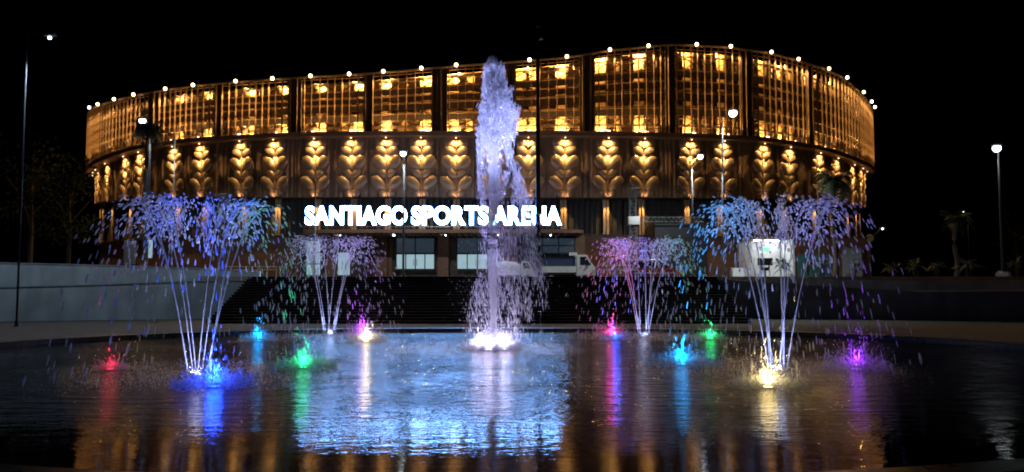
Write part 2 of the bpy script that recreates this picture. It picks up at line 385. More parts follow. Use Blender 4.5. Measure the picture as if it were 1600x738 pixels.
for k in range(NARC + 1):
    p = P0 + (P1 - P0) * k / NARC; e = ell(p); acc += math.hypot(e[0] - prev[0], e[1] - prev[1]); prev = e; arc_tab.append((acc, p))
ARC = acc; aS = [a for a, _ in arc_tab]; aP = [b for _, b in arc_tab]
phi_at = lambda s: float(np.interp(s, aS, aP)); s_at = lambda p: float(np.interp(p, aP, aS))

arena = thing('sports_arena', (CX, CY, RDZ), 'large oval arena clad in lit bronze fins and leaf ornaments', 'arena')
AO = Vector((CX, CY, RDZ))
def band(name, m, ins0, ins1, z0, z1, p0=P0, p1=P1, n=140, parent=arena, rib=None, smooth=False):
    """closed ring segment between two insets and two height functions"""
    mb = MB(); vs = []; fs = []
    for k in range(n + 1):
        p = p0 + (p1 - p0) * k / n; a = z0(p) - RDZ; b = z1(p) - RDZ; dd = rib(k) if rib else 0
        for ins, z in ((ins0 + dd, a), (ins1, a), (ins1, b), (ins0 + dd, b)):
            x, y = ell(p, ins); vs.append((x - CX, y - CY, z))
    for k in range(n):
        for j in range(4):
            j2 = (j + 1) % 4; fs.append((4 * k + j, 4 * k + 4 + j, 4 * k + 4 + j2, 4 * k + j2))
    fs += [(0, 1, 2, 3), (4 * n + 3, 4 * n + 2, 4 * n + 1, 4 * n)]
    return mb.add(vs, fs).build(name, m, parent, smooth)
fr = lambda t: (lambda p: ZB(p) + (ZT(p) - ZB(p)) * t)
ofs = lambda f, d: (lambda p: f(p) + d)
CAV = 2.1
band('back_wall', M['back_gold'], CAV, CAV + 0.3, ofs(ZB, 0.05), ofs(ZT, -0.15))
band('ledge', M['bronze_clad'], 0.0, INS_L + 0.6, ofs(ZB, -0.28), ofs(ZB, 0.0))
band('top_rail', M['bronze'], -0.05, 0.15, ofs(ZT, -0.1), ofs(ZT, 0.05))
band('base_rail', M['bronze'], -0.08, 0.14, ofs(ZB, 0.02), ofs(ZB, 0.16))
for a, b in ((.245, .35), (.41, .525), (.56, .63), (.675, .765)):
    band('walkway_band', M['band_dark'], CAV - 0.75, CAV - 0.62, fr(a), fr(b))
    band('walkway_rail', M['fin'], CAV - 0.80, CAV - 0.70, ofs(fr(b), 0.02), ofs(fr(b), 0.09))
for t in (.115, .895):
    band('walkway_rail', M['bronze_dark'], CAV - 0.8, CAV - 0.7, fr(t), ofs(fr(t), 0.22))
for t in (.06, .185, .30, .475, .60, .72, .835, .95):
    band('screen_rail', M['fin'], 0.28, 0.36, fr(t), ofs(fr(t), 0.07))
# diagonal braces between the walkways
mb = MB(); s = 2.0
while s < ARC - 3:
    p, q = phi_at(s), phi_at(s + 1.7)
    for a, b in ((.13, .24), (.775, .895)):
        for (u, v) in (((p, a), (q, b)), ((q, a), (p, b))) if int(s) % 2 else (((p, a), (q, b)),):
            A = Vector((*ell(u[0], CAV - 0.66), fr(u[1])(u[0]))) - AO; B = Vector((*ell(v[0], CAV - 0.66), fr(v[1])(v[0]))) - AO
            mb.bar(A, B, 0.06, 4)
    s += 1.725
br = mb.build('bracing', M['bronze_dark'], arena); br['kind'] = 'stuff'
# vertical screen fins
fin_me = MB().box((0, 0, 0.5), (0.06, 0.2, 1)).mesh('fin', M['fin'])
mull_me = MB().box((0, 0, 0.5), (0.16, 0.5, 1)).mesh('mullion', M['bronze_dark'])
LAMPS = [136, 158, 183, 213, 262, 305, 371, 428, 487, 547, 600, 659, 713, 770, 827, 885, 952, 1012, 1087, 1140, 1203, 1245, 1292, 1320, 1345, 1357, 1366]
LPHI = [phi_of(px, 190)[0] for px in LAMPS]
LPHI[-1] = LPHI[-2] + R(3.5)
LPHI[0] = LPHI[1] - R(5)
closed = []
for i, j in ((3, 4), (5, 6), (7, 8), (9, 10), (11, 12), (13, 14), (15, 16), (17, 18), (19, 20), (21, 22)):
    closed.append((LPHI[i] + LPHI[j]) / 2)
s = 0.4
while s < ARC:
    p = phi_at(s); n = nrm(p)
    f = link('fin', fin_me, arena, Vector((*ell(p, 0.05), ZB(p) + 0.05)) - AO, math.atan2(n.y, n.x) + PI / 2); f.scale = (random.uniform(.75, 1.25), 1, ZT(p) - ZB(p) - 0.1)
    s += 0.80 + random.uniform(-0.08, 0.08)
s = 1.0
while s < ARC - 1:
    p = phi_at(s); n = nrm(p)
    f = link('mullion', mull_me, arena, Vector((*ell(p, CAV - 0.35), ZB(p) + 0.02)) - AO, math.atan2(n.y, n.x) + PI / 2); f.scale = (1, 1, ZT(p) - ZB(p) - 0.25)
    s += 1.38
for i, p in enumerate(closed):
    w = 0.55 if i % 2 else 0.8
    mb = MB()
    for k in range(3):
        q = phi_at(s_at(p) + (k - 1) * w * 0.62); n = nrm(q)
        mb.box(Vector((*ell(q, 0.32), (ZB(q) + ZT(q)) / 2)) - AO, (w * 0.58, 0.12, ZT(q) - ZB(q) - 0.2), math.atan2(n.y, n.x) + PI / 2)
    mb.build('closed_panel', M['bronze_dark'], arena)
# lower skin: one ribbed panel per bay, leaf ornaments over it
OPX = [157.5, 172, 200, 223, 275, 317, 379, 431, 494, 551, 605, 659, 713, 770, 825, 882, 949, 1005, 1077, 1128, 1190, 1230, 1276, 1303, 1328, 1341]
OPHI = [phi_of(px, 250, INS_L)[0] for px in OPX]
OPHI = [OPHI[0] - R(9)] + [OPHI[0] - R(4)] + OPHI + [OPHI[-1] + R(5)]
OPHI.sort()
edges = [P0] + [(a + b) / 2 for a, b in zip(OPHI, OPHI[1:])] + [P1]
for a, b in zip(edges, edges[1:]):
    L_ = (s_at(b) - s_at(a)); n = max(8, int(L_ / 0.14)); pat = [random.choice((0, 0, .1, .16, .05)) for _ in range(n + 2)]
    band('cladding_panel', M['bronze_clad'], INS_L, INS_L + 0.35, ZL, ofs(ZB, -0.29), a + 0.0004, b - 0.0004, n, rib=lambda k: pat[k // 2])
    band('louvre_panel', M['louvre'], INS_L + 0.75, INS_L + 1.0, ZW, ofs(ZL, -0.02), a + 0.0004, b - 0.0004, n, rib=lambda k: -0.18 if k % 4 == 0 else 0)
band('soffit', M['bronze_dark'], INS_L - 0.06, INS_L + 1.1, ofs(ZL, -0.10), ofs(ZL, -0.003))
band('ground_wall', M['brown_wall'], INS_L + 0.55, INS_L + 1.2, lambda p: RDZ, lambda p: 6.98)
band('wall_ledge', M['bronze_dark'], INS_L + 0.35, INS_L + 1.2, lambda p: 6.99, lambda p: 7.1)
# roof
mb = MB(); vs = [(0, 0, 23.5 - RDZ)]; fs = []
NR = 72
for k in range(NR):
    p = 2 * PI * k / NR; x, y = ell(p, CAV + 0.3); vs.append((x - CX, y - CY, 17.5 - RDZ))
for k in range(NR): fs.append((0, 1 + (k + 1) % NR, 1 + k))
mb.add(vs, fs).build('roof', M['band_dark'], arena, True)

def leaf_mesh():
    """petal in the xz plane from the origin to (0,0,1), bulging towards -y"""
    mb = MB(); nu, nv = 9, 5; vs = []; fs = []
    for side in (0, 1):
        for i in range(nu):
            u = i / (nu - 1); wdt = 0.5 * math.sqrt(max(0.0, 1 - (2 * u - 1) ** 2)) * (0.86 + 0.2 * u) + 0.02
            for j in range(nv):
                v = -1 + 2 * j / (nv - 1)
                vs.append((wdt * v, -0.22 * (1 - 0.9 * v * v) * math.sin(PI * min(1, u * 0.9 + 0.1)) - 0.26 * u + (0.05 if side else 0), u))
    o = nu * nv
    for i in range(nu - 1):
        for j in range(nv - 1):
            a = i * nv + j; fs.append((a, a + 1, a + nv + 1, a + nv)); fs.append((o + a, o + a + nv, o + a + nv + 1, o + a + 1))
    for i in range(nu - 1):
        a = i * nv; b = a + nv - 1; fs.append((a, a + nv, o + a + nv, o + a)); fs.append((b, o + b, o + b + nv, b + nv))
    return mb.add(vs, fs).mesh('leaf', M['bronze_leaf'], True)
leaf_me = leaf_mesh()
stem_me = MB().box((0, -0.12, 0.5), (0.07, 0.16, 1)).mesh('ornament_stem', M['bronze_leaf'])
mb = MB(); n = 20
mb.add([(1.45 * math.cos(2 * PI * k / n), -0.02, math.sin(2 * PI * k / n)) for k in range(n)] + [(1.45 * math.cos(2 * PI * k / n), 0.05, math.sin(2 * PI * k / n)) for k in range(n)],
       [tuple(range(n)), tuple(range(2 * n - 1, n - 1, -1))] + [(k, k + n, (k + 1) % n + n, (k + 1) % n) for k in range(n)])
back_me = mb.mesh('backing_disc', M['bronze_clad'])
# leaf pairs: base x, base z, tip x, tip z (pixels from the top), width, outward offset
LEAVES = [(0.5, 14, 17, 2, 15), (0.5, 31, 16, 16, 12.5), (1.5, 53, 19, 32, 15.5), (1, 67, 12, 54, 9), (2.5, 89, 22, 67, 14), (5, 101.5, 8.5, 89.5, 10.5)]
lens_me = MB().box((0, 0, 0), (0.09, 0.06, 0.05)).mesh('lamp_lens', M['glow_warm'])
WARM = (1.0, 0.60, 0.24)
for i, p in enumerate(OPHI):
    n = nrm(p, INS_L); rz = math.atan2(n.y, n.x) + PI / 2; zt, zl = ZB(p) - 0.3, ZL(p); H = zt - zl; k = H / 102.0
    base = Vector((*ell(p, INS_L - 0.02), zl)) - AO
    orn = link('leaf_ornament', stem_me, arena, base, rz); orn.scale = (1, 1, H)
    inv = 1 / H
    for (bx, bz, tx, tz, wd) in LEAVES:
        tx, wd = tx * 1.18, wd * 1.12
        for sg in (-1, 1):
            lx, lz = (tx - bx) * k, (bz - tz) * k; ln = math.hypot(lx, lz)
            lf = link('leaf', leaf_me); lf.parent = orn; lf.matrix_parent_inverse = Matrix.Diagonal((1, 1, inv, 1))
            lf.location = (sg * bx * k, -0.06, (102 - bz) * k); lf.rotation_euler = (0, sg * math.atan2(lx, lz), 0); lf.scale = (wd * k * 1.15, wd * k * 0.9, ln)
    for zc in (46, 80):
        bd = link('backing_disc', back_me); bd.parent = orn; bd.matrix_parent_inverse = Matrix.Diagonal((1, 1, inv, 1))
        bd.location = (0, -0.03 if zc == 46 else -0.012, (102 - zc) * k); bd.scale = (18 * k / 1.0 * 0.95, 1, 19 * k)
    out = n
    # downlight above the ornament, small uplight below it, downlight on the pier
    w = Vector((*ell(p, INS_L), 0)) - Vector((CX, CY, 0))
    lp = link('lamp_lens', lens_me, arena, Vector((w.x, w.y, zt - RDZ - 0.05)) + out * 0.55, rz)
    light('SPOT', Vector((w.x, w.y, zt - RDZ - 0.12)) + out * 0.62, WARM, random.uniform(420, 560), arena, Vector((-out.x * 0.10, -out.y * 0.10, -1)), 0.08, R(135), 0.9)
    light('SPOT', Vector((w.x, w.y, zt - RDZ - 1.75)) + out * 0.5, (1, .64, .24), 130, arena, Vector((-out.x * 0.6, -out.y * 0.6, -0.6)), 0.05, R(120), 0.9)
    light('SPOT', Vector((w.x, w.y, zl - RDZ - 0.25)) + out * 0.45, (1, 0.55, 0.33), 45, arena, Vector((-out.x * 0.35, -out.y * 0.35, 1)), 0.05, R(75), 0.8)
    pier = MB(); pier.box((-0.17, 0, 0.5), (0.26, 0.3, 1)); pier.box((0.17, 0, 0.5), (0.26, 0.3, 1))
    q = Vector((*ell(p, INS_L + 0.55), 7.12)) - AO
    o = link('pier', pier.mesh('pier', M['bronze']), arena, q, rz); o.scale = (1, 1, zl - 7.12 - 0.12)
    light('SPOT', Vector((w.x, w.y, zl - RDZ - 0.3)) + out * 0.12, (1.0, 0.62, 0.22), 750, arena, Vector((-out.x * 0.12, -out.y * 0.12, -1)), 0.04, R(70), 0.6)
# floodlights on the top rim and in the cavity
mb = MB(); mb.bar((0, 0.3, -0.15), (0, -0.2, 0.12), 0.035, 6); mb.box((0, -0.22, 0.16), (0.34, 0.2, 0.14), 0, -0.3)
fl_me = mb.mesh('floodlight', M['dark_metal'])
fl_lens = MB().lathe([(0.02, -0.18), (0.13, -0.13), (0.18, 0), (0.13, 0.13), (0.02, 0.18)], (0, -0.42, 0.13), 10).mesh('flood_lens', M['glow_warm'], True)
base_lamp = MB().box((0, 0, 0), (0.34, 0.12, 0.12)).mesh('base_lamp', M['glow_warm'])
for i, p in enumerate(LPHI):
    n = nrm(p); rz = math.atan2(n.y, n.x) + PI / 2; e = Vector((*ell(p), 0)) - Vector((CX, CY, 0)); zt, zb = ZT(p) - RDZ, ZB(p) - RDZ
    fo = link('floodlight', fl_me, arena, Vector((e.x, e.y, zt - 0.17)), rz); link('flood_lens', fl_lens, fo)
    light('SPOT', Vector((e.x, e.y, zt + 0.18)) + n * 0.6, WARM, 260 if (i < 5 or i > 20) else 70, arena, Vector((-n.x * 0.07, -n.y * 0.07, -1)), 0.1, R(30), 0.9)
    light('SPOT', Vector((e.x, e.y, zt - 0.24)) - n * 1.3, (1, .56, .17), random.uniform(1900, 2800) * (.4 if i < 4 or i > 22 else .65 if i > 17 else 1), arena, Vector((-n.x * 0.3, -n.y * 0.3, -1)), 0.08, R(172), 0.2)
    light('SPOT', Vector((e.x, e.y, zt - 0.2)) - n * 0.6, WARM, 25, arena, Vector((-n.x * 0.3, -n.y * 0.3, -1)), 0.08, R(150), 0.3)
    light('SPOT', Vector((e.x, e.y, zb + 0.3)) - n * 1.22, (1, .56, .17), random.uniform(1800, 2400) * (.4 if i < 4 or i > 22 else .65 if i > 17 else 1), arena, Vector((-n.x * 0.3, -n.y * 0.3, 1)), 0.08, R(172), 0.2)
    light('SPOT', Vector((e.x, e.y, zb + 0.35)) - n * 0.7, WARM, 75, arena, Vector((-n.x * 0.9, -n.y * 0.9, 0.1)), 0.08, R(165), 0.3)
    link('base_lamp', base_lamp, arena, Vector((e.x, e.y, zb + 0.26)) - n * 0.35, rz)
    light('SPOT', Vector((e.x, e.y, zb + 0.05)) + n * 0.25, WARM, 55, arena, Vector((-n.x * 0.03, -n.y * 0.03, 1)), 0.08, R(40), 0.7)

# ------------------------------------------------------------------ sign and canopy
SY = 65.2
def rect(px0, py0, px1, py1, Y):
    a = at(px0, py0, Y); b = at(px1, py1, Y); return a.x, b.x, min(a.z, b.z), max(a.z, b.z)
x0, x1, z0, z1 = rect(477, 352, 877, 322, SY)
sign = thing('arena_sign', (x0, SY, z0), 'illuminated white lettering standing on the entrance canopy', 'sign')
STK = {}
for word, pa, pb in (('SANTIAGO', 477, 636), ('SPORTS', 643, 763), ('ARENA', 770, 877)):
    wa, wb = at(pa, 338, SY).x, at(pb, 338, SY).x
    glyphs = []; xcur = 0
    for ch in word:
        cu = bpy.data.curves.new('glyph', 'FONT'); cu.body = ch; cu.size = 1.0; cu.offset = 0.043; cu.extrude = 0.06; cu.resolution_u = 6
        ob = bpy.data.objects.new('glyph', cu); COL.objects.link(ob)
        bpy.context.view_layer.update(); dg = bpy.context.evaluated_depsgraph_get()
        me = bpy.data.meshes.new_from_object(ob.evaluated_get(dg)); bpy.data.objects.remove(ob)
        co = np.empty(len(me.vertices) * 3); me.vertices.foreach_get('co', co); co = co.reshape(-1, 3)
        mn, mx = co.min(0), co.max(0); co[:, 0] -= mn[0]; co[:, 1] = (co[:, 1] - mn[1]) / (mx[1] - mn[1])
        glyphs.append((me, co, mx[0] - mn[0], xcur)); nxt = word[len(glyphs):len(glyphs) + 1]; gap = {'RT': -.05, 'TS': -.01, 'NT': .02, 'TI': .02, 'SA': -.03, 'AN': .0, 'IA': .0, 'AG': -.03, 'PO': .0, 'AR': .0, 'NA': .0}.get(ch + nxt, .045); xcur += (mx[0] - mn[0]) + gap
    tot = xcur - gap; sc = (wb - wa) / tot
    for me, co, gw, gx in glyphs:
        new = np.stack([co[:, 0] * sc + (wa - x0) + gx * sc, -co[:, 2] * 1.0, co[:, 1] * (z1 - z0)], 1)
        me.vertices.foreach_set('co', new.reshape(-1)); me.materials.clear(); me.materials.append(M['sign']); me.materials.append(M['sign_side']); me.update(); me.name = 'letter'
        me.polygons.foreach_set('material_index', [0 if (abs(p.normal.y) > .9 and p.center.y < 0) else 1 for p in me.polygons]); me.update()
        link('letter', me, sign)
mb = MB(); mb.box(((x1 - x0) / 2, 0.02, -0.13), (x1 - x0 + 1, 0.1, 0.05))
for k in range(10): mb.box(((x1 - x0) * k / 9, 0.1, 0.6), (0.05, 0.05, 1.5))
mb.build('sign_rail', M['steel'], sign)
cx0, cx1, cz0, cz1 = rect(466, 366, 915, 356, 64.3)
can = thing('entrance_canopy', ((cx0 + cx1) / 2, 64.3, cz0), 'flat brown slatted canopy over the entrance under the big sign', 'canopy')
cw = cx1 - cx0
mb = MB(); prof = []
for k in range(9):
    a = PI / 2 * k / 8; prof.append((-cw / 2 + 1.6 - 1.6 * math.sin(PI / 2 - a) , 1.6 - 1.6 * math.sin(a)))
front = [(-cw / 2, 6.5)] + [(-cw / 2 + 1.6 * (1 - math.cos(a)), 1.6 - 1.6 * math.sin(a)) for a in [PI / 2 * k / 6 for k in range(7)]]
outl = front + [(-x, y) for x, y in reversed(front)]
n = len(outl); mb.add([(x, y, 0.12) for x, y in outl] + [(x, y, 0.42) for x, y in outl], [tuple(range(n)), tuple(range(2 * n - 1, n - 1, -1))] + [(k, k + n, (k + 1) % n + n, (k + 1) % n) for k in range(n)])
mb.build('canopy_slab', M['brown_wall'], can)
slat = MB().box((0, 3.5, 0.05), (0.12, 5.6, 0.13)).mesh('slat', M['tan'])
for k in range(40): link('slat', slat, can, (-cw / 2 + 1.7 + (cw - 3.4) * k / 39, 0, 0))
dl = MB().lathe([(0.1, 0.0), (0.1, 0.05)], (0, 0, 0.0), 10).mesh('downlight', M['glow_white'])
for k in range(5): link('downlight', dl, can, (-cw / 2 + 3 + (cw - 6) * k / 4 + 0.15, 2.5, 0.02))
# columns under it
col_me = MB().lathe([(0.22, 0), (0.22, 1)], n=14).mesh('column', M['brown_wall'], True)
for k in range(5):
    o = link('column', col_me, can, (-cw / 2 + 2.0 + (cw - 4) * k / 4, 4.6, -(cz0 - RDZ))); o.scale.z = cz0 - RDZ + 0.1
# entrance block with glazing
def glazed(parent, name, px0, py0, px1, py1, Y, label, pane, cols, rows, handle=False, frame=0.09, depth=0.12):
    a, b, c, d = rect(px0, py1, px1, py0, Y)
    w, h = b - a, d - c
    fm = MB()
    for k in range(cols + 1): fm.box((-w / 2 + w * k / cols, 0, h / 2), (frame, depth, h + frame))
    for k in range(rows + 1):
        for q in range(cols):
            fm.box((-w / 2 + w * (q + .5) / cols, 0, h * k / rows), (w / cols - frame - 0.004, depth * 0.9, frame))
    t = fm.build(name, M['dark_metal'], parent); t.location = Vector(((a + b) / 2, Y, c)) - Vector(parent.location); t['label'] = label
    pm = MB().box((0, 0.02, 0), (w / cols - frame - 0.01, 0.03, h / rows - frame - 0.01)).mesh('pane', pane)
    for q in range(cols):
        for k in range(rows): link('pane', pm, t, (-w / 2 + w * (q + .5) / cols, 0, h * (k + .5) / rows))
    if handle:
        hd = MB()
        for sg in (-1, 1): hd.box((sg * 0.14, -depth / 2 - 0.03, h * 0.45), (0.06, 0.05, h * 0.42))
        hd.build('handle', M['steel'], t)
    return t
a, b, c, d = rect(468, 432, 912, 366, 69.6)
ent = thing('entrance_block', ((a + b) / 2, 69.0, RDZ), 'dark recessed entrance block with lit doors under the canopy', 'entrance')
mb = MB(); mb.box((0, 0.5, (d - RDZ) / 2), (b - a, 0.5, d - RDZ)); mb.build('wall', M['bronze_dark'], ent)
for px in (517, 596, 692, 800, 905):
    q = at(px, 400, 68.3); MB().box((q.x - (a + b) / 2, -0.1, 2.2), (1.0, 0.7, 4.4)).build('pilaster', M['brown_wall'], ent)
glazed(ent, 'glass_door', 478, 376, 502, 431, 68.6, 'tall bright lit glass door at left end of the entrance under the letters', M['room_lit'], 2, 3, True)
glazed(ent, 'white_door', 527, 394, 548, 431, 68.6, 'bright white door standing right of the tall lit glass door', M['room_lit'], 1, 1, True)
glazed(ent, 'window', 619, 397, 679, 421, 68.5, 'long lit frosted window with double door handle in the middle of the entrance', M['room_lit'], 4, 1, True)
glazed(ent, 'window', 619, 372, 679, 396, 68.5, 'dark blue glazing above the long frosted window', M['room_dim'], 2, 1)
glazed(ent, 'window', 714, 397, 778, 421, 68.5, 'long lit frosted window behind the central water jet', M['room_lit'], 4, 1, True)
glazed(ent, 'window', 714, 372, 778, 396, 68.5, 'dark blue glazing above the frosted window behind the central jet', M['room_dim'], 2, 1)
glazed(ent, 'window', 822, 372, 898, 396, 68.5, 'dark blue glazing at right end of the entrance above the pickup truck', M['room_dim'], 3, 2)
glazed(ent, 'window', 822, 397, 898, 429, 68.5, 'unlit glass doors at right end of the entrance behind the truck', M['glass_dark'], 4, 1)
# left side doors
glazed(arena, 'window', 222, 374, 240, 404, 74.0, 'bluish lit window in the brown wall near the left palm', M['room_lit'], 1, 1)
a, b, c, d = rect(193, 413, 213, 376, 76.0)
t = MB().box((0, 0.1, (d - c) / 2), (b - a + 0.16, 0.1, d - c + 0.1)).build('service_door', M['bronze_dark'], arena); t.location = Vector(((a + b) / 2, 76, c)) - AO; t['label'] = 'pale beige double door'
for sg in (-1, 1): MB().box((sg * (b - a) / 4, 0, (d - c) / 2), ((b - a) / 2 - 0.03, 0.09, d - c)).build('door_leaf', M['wall_white'], t)
MB().box((0, -0.09, (d - c) * .55), (0.06, 0.06, 0.9)).build('handle', M['steel'], t)
# grey block to the right of the entrance
a, b, c, d = rect(1024, 432, 1104, 353, 69.0)
t = thing('plant_room', ((a + b) / 2, 69.0, RDZ), 'plain dark grey block against the arena behind the lattice mast', 'building')
MB().box((0, 2.0, (d - RDZ) / 2), (b - a, 4, d - RDZ)).build('wall', M['dark_metal'], t)
MB().box((0, 1.9, d - RDZ + 0.1), (b - a + 0.2, 4.4, 0.2)).build('roof', M['black'], t)
for k in range(4): MB().box((-(b - a) / 2 + (b - a) * (k + .5) / 4, -0.03, (d - RDZ) * 0.5), ((b - a) / 4 - 0.05, 0.05, (d - RDZ) * 0.94)).build('panel', M['wall_grey'] if 0 else M['dark_metal'], t)
# bright alcove on the right
YA = 66.0
a, b, c, d = rect(1174, 432, 1238, 374, YA); w = b - a; h = d - RDZ
t = thing('ticket_booth', ((a + b) / 2, YA, RDZ), 'open white booth with bright ceiling lights right of the stairs', 'booth')
MB().box((0, 3.0, h / 2), (w, 0.15, h)).build('back_wall', M['white_wall'], t)
for sg in (-1, 1): MB().box((sg * (w / 2 + 0.08), 1.5, h / 2), (0.15, 3.1, h)).build('side_wall', M['white_wall'], t)
MB().box((0, 1.4, h + 0.12), (w + 0.7, 3.8, 0.22)).build('roof', M['brown_wall'], t)
for k, xx in enumerate((-0.9, 0.25, 1.1)):
    MB().box((xx, 1.0 + 0.5 * k, h - 0.06), (0.6, 0.25, 0.08)).build('ceiling_light', M['glow_white'], t)
light('POINT', (0, 1.2, h - 0.5), (0.85, 0.95, 1.0), 26, t, size=0.3)
MB().box((0.5, 2.85, h - 0.75), (0.55, 0.08, 0.22)).build('exit_sign', emis('green_exit', (0.1, 1.0, 0.4), 2.0), t)
a, b, c, d = rect(1246, 432, 1297, 398, YA)
t = thing('hoarding', ((a + b) / 2, YA, RDZ), 'teal panel fence between the white booth and the right palm', 'fence')
for k in range(4): MB().box((-(b - a) / 2 + (b - a) * (k + .5) / 4, 0, (d - RDZ) / 2), ((b - a) / 4 - 0.03, 0.06, d - RDZ)).build('panel', M['teal'], t)
a, b, c, d = rect(1324, 432, 1346, 386, YA + 3)
t = thing('guard_hut', ((a + b) / 2, YA + 3, RDZ), 'small pale hut at the right foot of the arena', 'hut')
MB().box((0, 0.7, (d - RDZ) / 2), (b - a, 1.4, d - RDZ)).build('wall', M['wall_white'], t); MB().box((0, 0.7, d - RDZ + .06), (b - a + 0.3, 1.8, 0.12)).build('roof', M['brown_wall'], t)
MB().box((0.1, -0.03, 1.1), (0.75, 0.06, 2.1)).build('door', M['wall_grey'], t)
a, b, c, d = rect(1250, 396, 1355, 372, YA + 4)
t = thing('annex', ((a + b) / 2, YA + 4, RDZ), 'low dark brown annex wall between the booth and the pale hut', 'wall')
MB().box((0, 0.5, (d - RDZ) / 2), (b - a, 1, d - RDZ)).build('wall_body', M['brown_wall'], t); MB().box((0, 0.5, d - RDZ + .06), (b - a + 0.2, 1.2, 0.12)).build('wall_cap', M['bronze_dark'], t)

# ------------------------------------------------------------------ the jets
M['spray'] = spray_mat('falling_water', 0.62); M['mist'] = spray_mat('aerated_water', 0.22); M['head'] = spray_mat('head_water', 0.5); M['jet'] = spray_mat('jet_water', 0.6)
def px_x(px, py, Y): return at(px, py, Y).x
jet = thing('central_jet', JET, 'tall white and lilac central water jet rising in front of the letters', 'fountain jet')
D0 = JET.y
Zof = lambda py: at(770, py, D0).z
mb = MB(); mb.lathe([(0.30, -0.25), (0.30, 0.02), (0.22, 0.06), (0.12, 0.10), (0.12, 0.16), (0.07, 0.18)], n=20); mb.build('nozzle', M['steel'], jet, True)
pts = []; rad = []
for k in range(60):
    z = 0.12 + 8.6 * k / 59; pts.append((0.03 * math.sin(z * 1.3) + 0.01 * random.uniform(-1, 1), 0.02 * math.cos(z), z)); rad.append((0.13 + 0.010 * z) * random.uniform(0.8, 1.25))
MB().tube(pts, rad, 8).build('water_column', M['jet'], jet, True)
PROF = [(90, 768, 770), (94, 763, 776), (105, 757, 784), (130, 754, 791), (150, 752, 796), (165, 751, 804), (190, 750, 799), (210, 744, 793), (230, 742, 799), (260, 744, 806), (300, 747, 822), (340, 744, 838), (400, 735, 858), (450, 733, 852), (500, 733, 838), (542, 724, 818)]
pz = [Zof(p[0]) for p in PROF][::-1]; pl = [px_x(p[1], p[0], D0) - JET.x for p in PROF][::-1]; pr = [px_x(p[2], p[0], D0) - JET.x for p in PROF][::-1]
pL = lambda z: np.interp(z, pz, pl); pR = lambda z: np.interp(z, pz, pr)
def fill(n, za, zb, bias=1.0, edge=1.0):
    z = za + (zb - za) * rng.random(n) ** bias
    l, r = pL(z), pR(z); c = (l + r) / 2; hw = (r - l) / 2 * edge * (1.04 + .14 * np.sin(z * 5.1) * np.sin(z * 2.3 + 1) + rng.normal(0, .07, n))
    ang = rng.random(n) * 2 * PI; q = np.sqrt(rng.random(n))
    return np.stack([c + hw * q * np.cos(ang), hw * q * np.sin(ang), z], 1)
# dense aerated head, thinning out downwards
def strands(n_w, per, za, zb, rmin, rmax, lmin, lmax, spread):
    out = []
    for _ in range(n_w):
        c = fill(1, za, zb)[0]; L_ = random.uniform(0.6, 1.8); m = rng.poisson(per)
        t = rng.random(m); q = np.stack([c[0] + rng.normal(0, spread, m) + 0.10 * (1 - t) * L_, c[1] + rng.normal(0, spread, m), c[2] - t * L_], 1); out.append(q)
    P = np.concatenate(out); P = P[P[:, 2] > 0.05]; n = len(P)
    D = np.stack([rng.normal(0.05, .05, n), rng.normal(0, .05, n), -np.ones(n)], 1)
    return P, D, rng.uniform(lmin, lmax, n), rng.uniform(rmin, rmax, n)
H1 = strands(140, 34, Zof(205), Zof(93), .008, .022, .08, .30, .055)
n = 4200; P = fill(n, Zof(232), Zof(91), 0.7); D = np.stack([rng.normal(0, .3, n), rng.normal(0, .3, n), -np.ones(n)], 1)
H2 = (P, D, rng.uniform(.06, .26, n), rng.uniform(.008, .028, n))
drops('head_drops', *[np.concatenate(k) for k in zip(H1, H2)], M['head'], jet, True)
# falling strands, carried to the right by the wind; clustered in wisps
A = strands(28, 24, Zof(320), Zof(200), .007, .020, .10, .34, .07)
B = strands(75, 16, Zof(470), Zof(300), .006, .014, .14, .40, .09)
C = strands(60, 14, Zof(540), Zof(420), .005, .012, .12, .38, .10)
def wisp(path, n, spread, rmax):
    q = np.array([[at(px, py, D0).x - JET.x, Zof(py)] for px, py in path]); u = rng.random(n) * (len(q) - 1); i = np.minimum(u.astype(int), len(q) - 2); f = (u - i)[:, None]
    p = q[i] * (1 - f) + q[i + 1] * f; sp_ = spread * (.5 + .8 * u / len(q))
    return np.stack([p[:, 0] + rng.normal(0, 1, n) * sp_, rng.normal(0, 1, n) * sp_, p[:, 1] + rng.normal(0, .1, n)], 1), np.stack([rng.normal(.12, .08, n), rng.normal(0, .08, n), -np.ones(n)], 1), rng.uniform(.12, .36, n), rng.uniform(.008, rmax, n)
E1 = wisp([(788, 195), (797, 240), (812, 285), (826, 320), (836, 365)], 420, .09, .020)
E2 = wisp([(752, 180), (748, 230), (750, 280), (754, 320)], 420, .07, .020)
E3 = wisp([(770, 200), (772, 280), (775, 360), (780, 430)], 420, .16, .018)
E4 = wisp([(800, 260), (818, 330), (838, 400), (842, 440)], 380, .16, .016)
drops('falling_drops', *[np.concatenate(k) for k in zip(A, B, C, E1, E2, E3, E4)], M['spray'], jet)
